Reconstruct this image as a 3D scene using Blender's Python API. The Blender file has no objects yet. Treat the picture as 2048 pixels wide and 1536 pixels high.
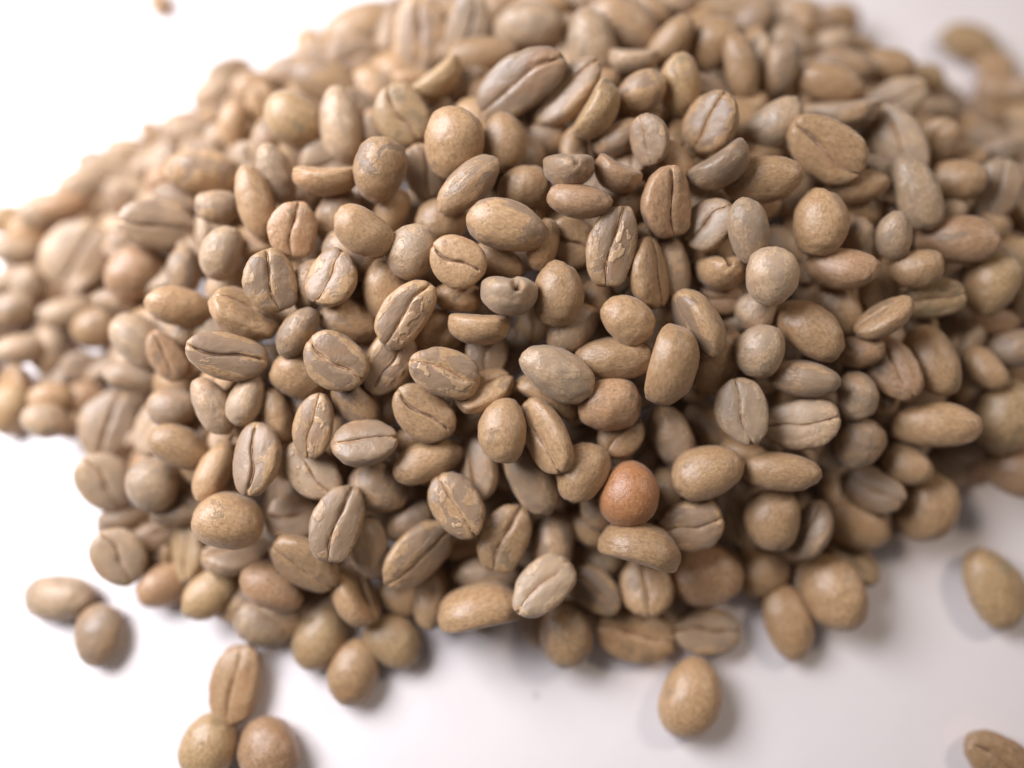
import bpy, math, random
from mathutils import Vector, Quaternion, Matrix, noise

# ------------------------------------------------------------------ camera
sc = bpy.context.scene
MM = 0.001
TILT = math.radians(16.0)
HEIGHT = 137.0 * MM
cam_d = bpy.data.cameras.new("camera")
cam = bpy.data.objects.new("camera", cam_d)
sc.collection.objects.link(cam)
cam.location = (0, -HEIGHT * math.tan(TILT), HEIGHT)
cam.rotation_euler = (TILT, 0, 0)
cam_d.sensor_width = 36.0
cam_d.lens = 36.0 * 1541.0 / 2048.0
cam_d.clip_start = 0.005
cam_d.clip_end = 20.0
cam_d.dof.use_dof = True
cam_d.dof.focus_distance = 0.1148
cam_d.dof.aperture_fstop = cam_d.lens * 0.001 / 0.0108
sc.camera = cam
sc.render.resolution_x = 1024
sc.render.resolution_y = 768

# ------------------------------------------------------------------ light
w = bpy.data.worlds.new("World")
sc.world = w
w.use_nodes = True
bg = w.node_tree.nodes["Background"]
bg.inputs[0].default_value = (1.0, 0.955, 0.94, 1)
bg.inputs[1].default_value = 0.125

def area(name, loc, target, size, power, col, size_y=None):
    d = bpy.data.lights.new(name, 'AREA')
    d.energy = power
    d.color = col
    d.size = size
    if size_y:
        d.shape = 'RECTANGLE'; d.size_y = size_y
    o = bpy.data.objects.new(name, d)
    sc.collection.objects.link(o)
    o.location = loc
    o.rotation_euler = (Vector(target) - Vector(loc)).to_track_quat('-Z', 'Y').to_euler()
    return o

area("ceiling_lamp", (0.27, 0.13, 0.32), (0.0, 0.0, 0.0), 0.08, 0.63, (1.0, 0.88, 0.765))
area("left_fill_light", (-0.175, 0.075, 0.18), (-0.14, 0.045, 0.0), 0.17, 2.2, (0.90, 0.925, 1.0))  # added cool fill, not a real window; brightens the left of heap and table

sc.view_settings.view_transform = 'Standard'
sc.view_settings.look = 'None'
sc.view_settings.exposure = -0.38
sc.view_settings.gamma = 1.0
sc.render.engine = 'CYCLES'

# ------------------------------------------------------------------ materials
def lin(c):
    return tuple(((v / 255.0) / 12.92 if v / 255.0 <= 0.04045 else ((v / 255.0 + 0.055) / 1.055) ** 2.4) for v in c) + (1,)

def table_material():
    m = bpy.data.materials.new("white_table")
    m.use_nodes = True
    nt = m.node_tree; N = nt.nodes; L = nt.links
    b = N["Principled BSDF"]
    b.inputs["Roughness"].default_value = 0.45
    tc = N.new("ShaderNodeTexCoord")
    n1 = N.new("ShaderNodeTexNoise"); n1.inputs["Scale"].default_value = 45; n1.inputs["Detail"].default_value = 5
    L.new(tc.outputs["Object"], n1.inputs["Vector"])
    r = N.new("ShaderNodeValToRGB")
    r.color_ramp.elements[0].position = 0.3; r.color_ramp.elements[0].color = (0.78, 0.70, 0.685, 1)
    r.color_ramp.elements[1].position = 0.7; r.color_ramp.elements[1].color = (0.81, 0.735, 0.715, 1)
    L.new(n1.outputs["Fac"], r.inputs[0])
    v = N.new("ShaderNodeTexVoronoi"); v.voronoi_dimensions = '2D'; v.inputs["Scale"].default_value = 24
    L.new(tc.outputs["Object"], v.inputs["Vector"])
    r2 = N.new("ShaderNodeValToRGB")
    r2.color_ramp.elements[0].position = 0.006; r2.color_ramp.elements[0].color = (0.62, 0.58, 0.56, 1)
    r2.color_ramp.elements[1].position = 0.024; r2.color_ramp.elements[1].color = (1, 1, 1, 1)
    L.new(v.outputs["Distance"], r2.inputs[0])
    mx = N.new("ShaderNodeMix"); mx.data_type = 'RGBA'; mx.blend_type = 'MULTIPLY'
    mx.inputs[0].default_value = 0.5
    L.new(r.outputs[0], mx.inputs[6]); L.new(r2.outputs[0], mx.inputs[7])
    L.new(mx.outputs[2], b.inputs["Base Color"])
    bp = N.new("ShaderNodeBump"); bp.inputs["Strength"].default_value = 0.1; bp.inputs["Distance"].default_value = 0.0003
    n2 = N.new("ShaderNodeTexNoise"); n2.inputs["Scale"].default_value = 600
    L.new(tc.outputs["Object"], n2.inputs["Vector"])
    L.new(n2.outputs["Fac"], bp.inputs["Height"]); L.new(bp.outputs[0], b.inputs["Normal"])
    return m

# bare seed colour, silverskin colour, silverskin coverage threshold
TINTS = {
    'g': ((139, 116, 95), (168, 137, 105), 0.56),
    'm': ((136, 112, 91), (171, 138, 102), 0.50),
    't': ((134, 110, 84), (166, 133, 98), 0.39),
    'p': ((153, 130, 108), (177, 149, 119), 0.52),
    'y': ((137, 116, 87), (168, 138, 101), 0.43),
    'o': ((134, 110, 86), (166, 131, 99), 0.40),
    'O': ((137, 91, 60), (162, 112, 74), 0.38),
}

def bean_material(name, tint, joined=False):
    bare, skin, th = TINTS[tint]
    m = bpy.data.materials.new(name)
    m.use_nodes = True
    nt = m.node_tree; N = nt.nodes; L = nt.links
    b = N["Principled BSDF"]
    at = N.new("ShaderNodeAttribute"); at.attribute_name = "seed_space"
    oi = N.new("ShaderNodeObjectInfo")
    ml = N.new("ShaderNodeMath"); ml.operation = 'MULTIPLY'; ml.inputs[1].default_value = 57.0
    L.new(oi.outputs["Random"], ml.inputs[0])
    cb = N.new("ShaderNodeCombineXYZ")
    for i in range(3): L.new(ml.outputs[0], cb.inputs[i])
    ad = N.new("ShaderNodeVectorMath"); ad.operation = 'ADD'
    L.new(at.outputs["Vector"], ad.inputs[0]); L.new(cb.outputs[0], ad.inputs[1])
    P = ad.outputs[0]
    def noi(scale, detail, rough=0.55, dist=0.0):
        n = N.new("ShaderNodeTexNoise"); n.inputs["Scale"].default_value = scale
        n.inputs["Detail"].default_value = detail; n.inputs["Roughness"].default_value = rough
        n.inputs["Distortion"].default_value = dist
        L.new(P, n.inputs["Vector"]); return n.outputs["Fac"]
    def ramp(src, p0, p1, c0=(0, 0, 0, 1), c1=(1, 1, 1, 1)):
        r = N.new("ShaderNodeValToRGB")
        e = r.color_ramp.elements
        e[0].position = p0; e[0].color = c0; e[1].position = p1; e[1].color = c1
        L.new(src, r.inputs[0]); return r.outputs[0]
    def mix(fac, a, bb, mode='MIX'):
        x = N.new("ShaderNodeMix"); x.data_type = 'RGBA'; x.blend_type = mode
        if isinstance(fac, float): x.inputs[0].default_value = fac
        else: L.new(fac, x.inputs[0])
        for i, s in ((6, a), (7, bb)):
            if isinstance(s, tuple): x.inputs[i].default_value = s
            else: L.new(s, x.inputs[i])
        return x.outputs[2]
    big = noi(2.1, 9, 0.62, 0.35)                    # silverskin patches with torn edges
    sa = N.new("ShaderNodeAttribute"); sa.attribute_name = "side"
    sm = N.new("ShaderNodeMath"); sm.operation = 'MULTIPLY_ADD'; sm.inputs[1].default_value = -0.13 if tint in 'gmp' else -0.05
    L.new(sa.outputs["Fac"], sm.inputs[0]); L.new(big, sm.inputs[2])
    mask = ramp(sm.outputs[0], th - 0.05, th - 0.03)
    mottle = noi(17, 5, 0.7)
    fine = noi(46, 3, 0.6)
    bare_c = mix(ramp(noi(3.2, 3), 0.3, 0.7), lin(bare), lin(tuple(min(255, v * k) for v, k in zip(bare, (1.12, 1.10, 1.05)))))
    skin_c = mix(ramp(mottle, 0.32, 0.68), lin(tuple(v * k for v, k in zip(skin, (0.86, 0.83, 0.79)))), lin(tuple(min(255, v * k) for v, k in zip(skin, (1.10, 1.10, 1.11)))))
    col = mix(mask, bare_c, skin_c)
    # faint reddish and greenish stains
    col = mix(ramp(noi(1.3, 2), 0.60, 0.76, (0, 0, 0, 1), (0.5, 0.5, 0.5, 1)), col, lin((164, 118, 80)))
    col = mix(ramp(noi(60, 2), 0.70, 0.74, (0, 0, 0, 1), (0.5, 0.5, 0.5, 1)), col, lin((222, 200, 168)))
    col = mix(ramp(noi(34, 3), 0.26, 0.33, (0.5, 0.5, 0.5, 1), (0, 0, 0, 1)), col, lin((112, 82, 60)))
    # value variation between beans
    hv = N.new("ShaderNodeHueSaturation")
    L.new(col, hv.inputs["Color"])
    mr = N.new("ShaderNodeMapRange"); mr.inputs[3].default_value = 0.84; mr.inputs[4].default_value = 1.14
    fr = N.new("ShaderNodeMath"); fr.operation = 'FRACT'
    L.new(ml.outputs[0], fr.inputs[0]); L.new(fr.outputs[0], mr.inputs[0]); L.new(mr.outputs[0], hv.inputs["Value"])
    L.new(hv.outputs[0], b.inputs["Base Color"])
    rg = N.new("ShaderNodeMapRange"); rg.inputs[3].default_value = 0.22; rg.inputs[4].default_value = 0.44
    L.new(mottle, rg.inputs[0]); L.new(rg.outputs[0], b.inputs["Roughness"])
    b.inputs["Specular IOR Level"].default_value = 0.5
    b.inputs["Sheen Weight"].default_value = 0.18
    b.inputs["Sheen Roughness"].default_value = 0.4
    b.inputs["Sheen Tint"].default_value = (1, 0.95, 0.9, 1)
    # relief: patch edge, wrinkles, pores
    wv = noi(9, 4, 0.6, 0.6)
    s1 = N.new("ShaderNodeMath"); s1.operation = 'MULTIPLY'; s1.inputs[1].default_value = 1.0; L.new(mask, s1.inputs[0])
    s2 = N.new("ShaderNodeMath"); s2.operation = 'MULTIPLY_ADD'; s2.inputs[1].default_value = 1.5
    L.new(wv, s2.inputs[0]); L.new(s1.outputs[0], s2.inputs[2])
    s3 = N.new("ShaderNodeMath"); s3.operation = 'MULTIPLY_ADD'; s3.inputs[1].default_value = 0.7
    L.new(fine, s3.inputs[0]); L.new(s2.outputs[0], s3.inputs[2])
    bp = N.new("ShaderNodeBump"); bp.inputs["Strength"].default_value = 0.55
    bp.inputs["Distance"].default_value = 0.00013
    L.new(s3.outputs[0], bp.inputs["Height"]); L.new(bp.outputs[0], b.inputs["Normal"])
    return m

def simple_material(name, c, rough, c2=None):
    m = bpy.data.materials.new(name); m.use_nodes = True
    nt = m.node_tree; N = nt.nodes; L = nt.links; b = N["Principled BSDF"]
    at = N.new("ShaderNodeAttribute"); at.attribute_name = "seed_space"
    n = N.new("ShaderNodeTexNoise"); n.inputs["Scale"].default_value = 14; n.inputs["Detail"].default_value = 4
    L.new(at.outputs["Vector"], n.inputs["Vector"])
    r = N.new("ShaderNodeValToRGB")
    r.color_ramp.elements[0].position = 0.35; r.color_ramp.elements[0].color = lin(c)
    r.color_ramp.elements[1].position = 0.65; r.color_ramp.elements[1].color = lin(c2 or c)
    L.new(n.outputs["Fac"], r.inputs[0]); L.new(r.outputs[0], b.inputs["Base Color"])
    b.inputs["Roughness"].default_value = rough
    return m

M_TABLE = table_material()
M_BEAN = {t: bean_material("green_bean_" + n, t) for t, n in
          zip("gmtpyoO", ("grey", "mottled", "tan", "pale", "yellow", "brown", "orange"))}
M_CREASE = simple_material("crease_chaff", (140, 96, 70), 0.6, (196, 160, 128))
M_FLAKE = simple_material("silverskin", (168, 134, 102), 0.4, (188, 156, 122))

# ------------------------------------------------------------------ bean shape
def variant_params(seed):
    r = random.Random(seed)
    return dict(seed=seed, taper=r.uniform(-0.13, 0.13), bend=r.uniform(0.01, 0.08),
                s1=r.uniform(-0.07, 0.07), s2=r.uniform(-0.14, 0.14), s3=r.uniform(-0.03, 0.03),
                wide=r.uniform(0.014, 0.024), valley=r.uniform(0.09, 0.16), lift=r.choice((-1, 1)) * r.uniform(0.01, 0.08),
                notch=(r.uniform(0.01, 0.06), r.uniform(0.01, 0.06)), square=r.uniform(2.0, 2.25),
                lump=r.uniform(0.012, 0.028), curve=r.uniform(-0.07, 0.07), dome=r.uniform(0.60, 0.66), cut=r.uniform(0.80, 1.0))

def special(i):
    p = variant_params(i + 1)
    if i in (18, 19):            # kidney shaped, hollow along the flat side
        p.update(bend=0.17 + 0.05 * (i - 18), taper=0.05, curve=0.02, lump=0.016)
    if i in (20, 21):            # the cut running right over the tip
        p.update(cut=1.15, wide=0.085, valley=0.30, notch=(0.16, 0.14), curve=0.0, s1=0.05 * (i - 20), s2=0.05, lump=0.02)
    return p

def s_curve(p, x):           # where the centre cut runs, as a fraction of the half width
    return p['s1'] + p['s2'] * math.sin(3.1 * x) + p['s3'] * math.sin(7 * x + 1)

def bean_point(p, u, th, groove=True, push=0.0):
    """u in -1..1 along the bean, th angle round it (0 = +y, 90 deg = flat side)."""
    x = u
    rho = max(0.0, 1 - abs(x) ** p['square']) ** (1 / p['square'])
    wy = rho * (1 + p['taper'] * x)
    y = math.cos(th) * wy
    s = math.sin(th)
    if s < 0:
        z = p['dome'] * 2 * s * rho ** 0.9
    else:
        z = (1 - p['dome']) * 2 * (s ** 0.54) * rho ** 0.66
    X = x * 0.5 * (1 + push); Y = y * 0.5 * (1 + push); Z = z * 0.5 * (1 + push)
    # flat side hollowed slightly lengthways, dome arched
    Z += p['bend'] * (x * x - 0.35) * (0.9 if s > 0 else 0.35)
    Y += p['curve'] * (x * x - 0.3)
    if s > 0:
        wn = 0.75 + 1.1 * max(0, 0.35 + noise.noise(Vector((x * 2.6, p['seed'] * 3.1, 0.5))))
        g0 = s_curve(p, x) * wy
        dy = y - g0
        Z += p['lift'] * (0.5 if dy > 0 else -0.5) * rho * s * math.exp(-abs(dy) / 0.5) * min(1, abs(dy) / 0.04)
        Z -= 0.042 * wn * s * rho * math.exp(-(dy / p['valley']) ** 2)
        if groove:
            e = min(1.0, max(0.0, (p['cut'] - abs(x)) / 0.15 + 0.35))
            Z -= (0.17 if p['cut'] < 1.1 else 0.62) * rho ** 0.5 * s * e * math.exp(-(dy / (p['wide'] * wn)) ** 2)
            k = p['notch'][0 if x < 0 else 1]
            if abs(x) > 0.6:
                X -= math.copysign(k * (abs(x) - 0.6) / 0.4 * math.exp(-(dy / 0.07) ** 2), x)
    d = noise.noise(Vector((X * 3.1 + p['seed'] * 7.7, Y * 3.1, Z * 3.1))) * p['lump'] * 1.3
    d += noise.noise(Vector((X * 8 + p['seed'] * 3.3, Y * 8, Z * 6))) * p['lump'] * 0.55 + abs(noise.noise(Vector((X * 5 + p['seed'] * 1.3, Y * 5, Z * 4 + 9)))) * p['lump'] * 0.5
    k = 1 + 2 * d
    return Vector((X * k, Y * k, Z * k))

def bean_mesh(p, nu, nt_, name):
    pts = []
    us = [math.sin(math.pi / 2 * (-1 + 2 * i / nu)) for i in range(nu + 1)]
    pts.append(bean_point(p, -1, 0, False))
    for i in range(1, nu):
        u = us[i]
        th0 = math.acos(max(-1, min(1, s_curve(p, u))))
        for j in range(nt_):
            t = -1 + 2 * j / nt_
            a = abs(t)
            wv = math.copysign(math.pi * (0.22 * a + 0.78 * a ** 2.6), t)      # dense near the cut
            pts.append(bean_point(p, u, th0 + wv))
    pts.append(bean_point(p, 1, 0, False))
    fs = []
    for j in range(nt_):
        k = (j + 1) % nt_
        fs.append((0, 1 + k, 1 + j))
        b = 1 + (nu - 2) * nt_
        fs.append((len(pts) - 1, b + j, b + k))
        for i in range(nu - 2):
            a = 1 + i * nt_; c = a + nt_
            fs.append((a + j, a + k, c + k, c + j))
    def lip(v):
        if v.z < 0.05: return 0.0
        g = s_curve(p, max(-1, min(1, v.x * 2))) * 0.5
        return math.exp(-((v.y - g) / 0.055) ** 2)
    side = [-1.0 * lip(v) + max(0.0, min(1.0, (v.z - 0.12) / 0.16)) * max(0.0, min(1.0, (0.38 - abs(v.y)) / 0.1)) * max(0.0, min(1.0, (0.45 - abs(v.x)) / 0.1)) for v in pts]
    return pts, fs, side

def finish_mesh(name, pts, fs, mats, seeds=None, midx=None, side=None):
    me = bpy.data.meshes.new(name)
    me.from_pydata([tuple(v) for v in pts], [], fs)
    at = me.attributes.new("seed_space", 'FLOAT_VECTOR', 'POINT')
    flat = []
    for v in (seeds or pts): flat.extend(v)
    at.data.foreach_set("vector", flat)
    if side:
        a2 = me.attributes.new("side", 'FLOAT', 'POINT'); a2.data.foreach_set("value", side)
    for m in mats: me.materials.append(m)
    if midx: me.polygons.foreach_set("material_index", midx)
    me.polygons.foreach_set("use_smooth", [True] * len(fs))
    me.update()
    return me

def crease_mesh(p, name):
    """thin torn strip of chaff standing in the centre cut"""
    pts = []; fs = []; n = 26
    r = random.Random(p['seed'] + 99)
    for i in range(n + 1):
        ct = min(p['cut'], 0.95)
        u = -ct * 0.93 + 1.86 * ct * i / n
        th0 = math.acos(max(-1, min(1, s_curve(p, u))))
        top = bean_point(p, u, th0, False)
        w_ = 0.011 * (1 - (2 * i / n - 1) ** 4) * (0.6 + 0.8 * r.random()) + 0.002
        dz = -0.006 - 0.035 * r.random()
        jy = 0.006 * (r.random() - 0.5)
        pts += [Vector((top.x, top.y - w_ + jy, top.z + dz - 0.02)), Vector((top.x, top.y + jy, top.z + dz)),
                Vector((top.x, top.y + w_ + jy, top.z + dz - 0.02)), Vector((top.x, top.y + jy, top.z + dz - 0.08))]
    for i in range(n):
        a = 4 * i; b = a + 4
        for k in range(4):
            fs.append((a + k, b + k, b + (k + 1) % 4, a + (k + 1) % 4))
    fs += [(3, 2, 1, 0), (4 * n, 4 * n + 1, 4 * n + 2, 4 * n + 3)]
    return finish_mesh(name, pts, fs, [M_CREASE])

def flake_mesh(p, name):
    """torn silverskin standing off one lip of the cut, edges curling up"""
    pts = []; fs = []; r = random.Random(p['seed'] + 5)
    nu, nv = 34, 12
    idx = {}
    def keep(i, j):
        u = -0.75 + 1.5 * i / nu; v = j / nv
        n_ = noise.noise(Vector((u * 3.2 + p['seed'], v * 2.0, 3.7))) + 0.5 * noise.noise(Vector((u * 6, v * 4 + p['seed'], 1.2)))
        return n_ > 0.02 + 0.5 * v * v
    def vert(i, j):
        if (i, j) in idx: return idx[(i, j)]
        u = -0.75 + 1.5 * i / nu; v = j / nv
        g = s_curve(p, u)
        th = math.acos(max(-1, min(1, g))) + 0.05 + 0.75 * v
        q = bean_point(p, u, th, False)
        c = noise.noise(Vector((u * 9 + 4, v * 8 + p['seed'], 2.2)))
        q.z += 0.009 + 0.014 * max(0, c)
        q.y += 0.012 * c
        idx[(i, j)] = len(pts); pts.append(q); return idx[(i, j)]
    for i in range(nu):
        for j in range(nv):
            if keep(i, j): fs.append((vert(i, j), vert(i, j + 1), vert(i + 1, j + 1), vert(i + 1, j)))
    n0 = len(pts)                                   # give the skin its thickness
    edges = {}
    for f in fs:
        for a, b in zip(f, f[1:] + f[:1]): edges[(a, b)] = edges.get((a, b), 0) + 1
    pts += [q - Vector((0, 0, 0.006)) for q in pts]
    rim = [(a, b, b + n0, a + n0) for (a, b) in edges if (b, a) not in edges]
    fs = fs + [tuple(v + n0 for v in reversed(f)) for f in fs] + [tuple(reversed(q)) for q in rim]
    return finish_mesh(name, pts, fs, [M_FLAKE])

# ------------------------------------------------------------------ table
def build_table():
    n = 24; s = 0.9
    pts = []; fs = []
    for i in range(n + 1):
        for j in range(n + 1):
            pts.append(Vector((-s + 2 * s * i / n, -s + 2 * s * j / n, 0)))
    for i in range(n):
        for j in range(n):
            a = i * (n + 1) + j
            fs.append((a, a + n + 1, a + n + 2, a + 1))
    k = len(pts)
    pts += [Vector((x, y, -0.02)) for x in (-s, s) for y in (-s, s)]
    fs.append((k, k + 1, k + 3, k + 2))
    me = finish_mesh("table_top", pts, fs, [M_TABLE])
    o = bpy.data.objects.new("table_top", me); sc.collection.objects.link(o)
    o["kind"] = "structure"
    o["label"] = "smooth white table top under the heap of beans"

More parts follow.
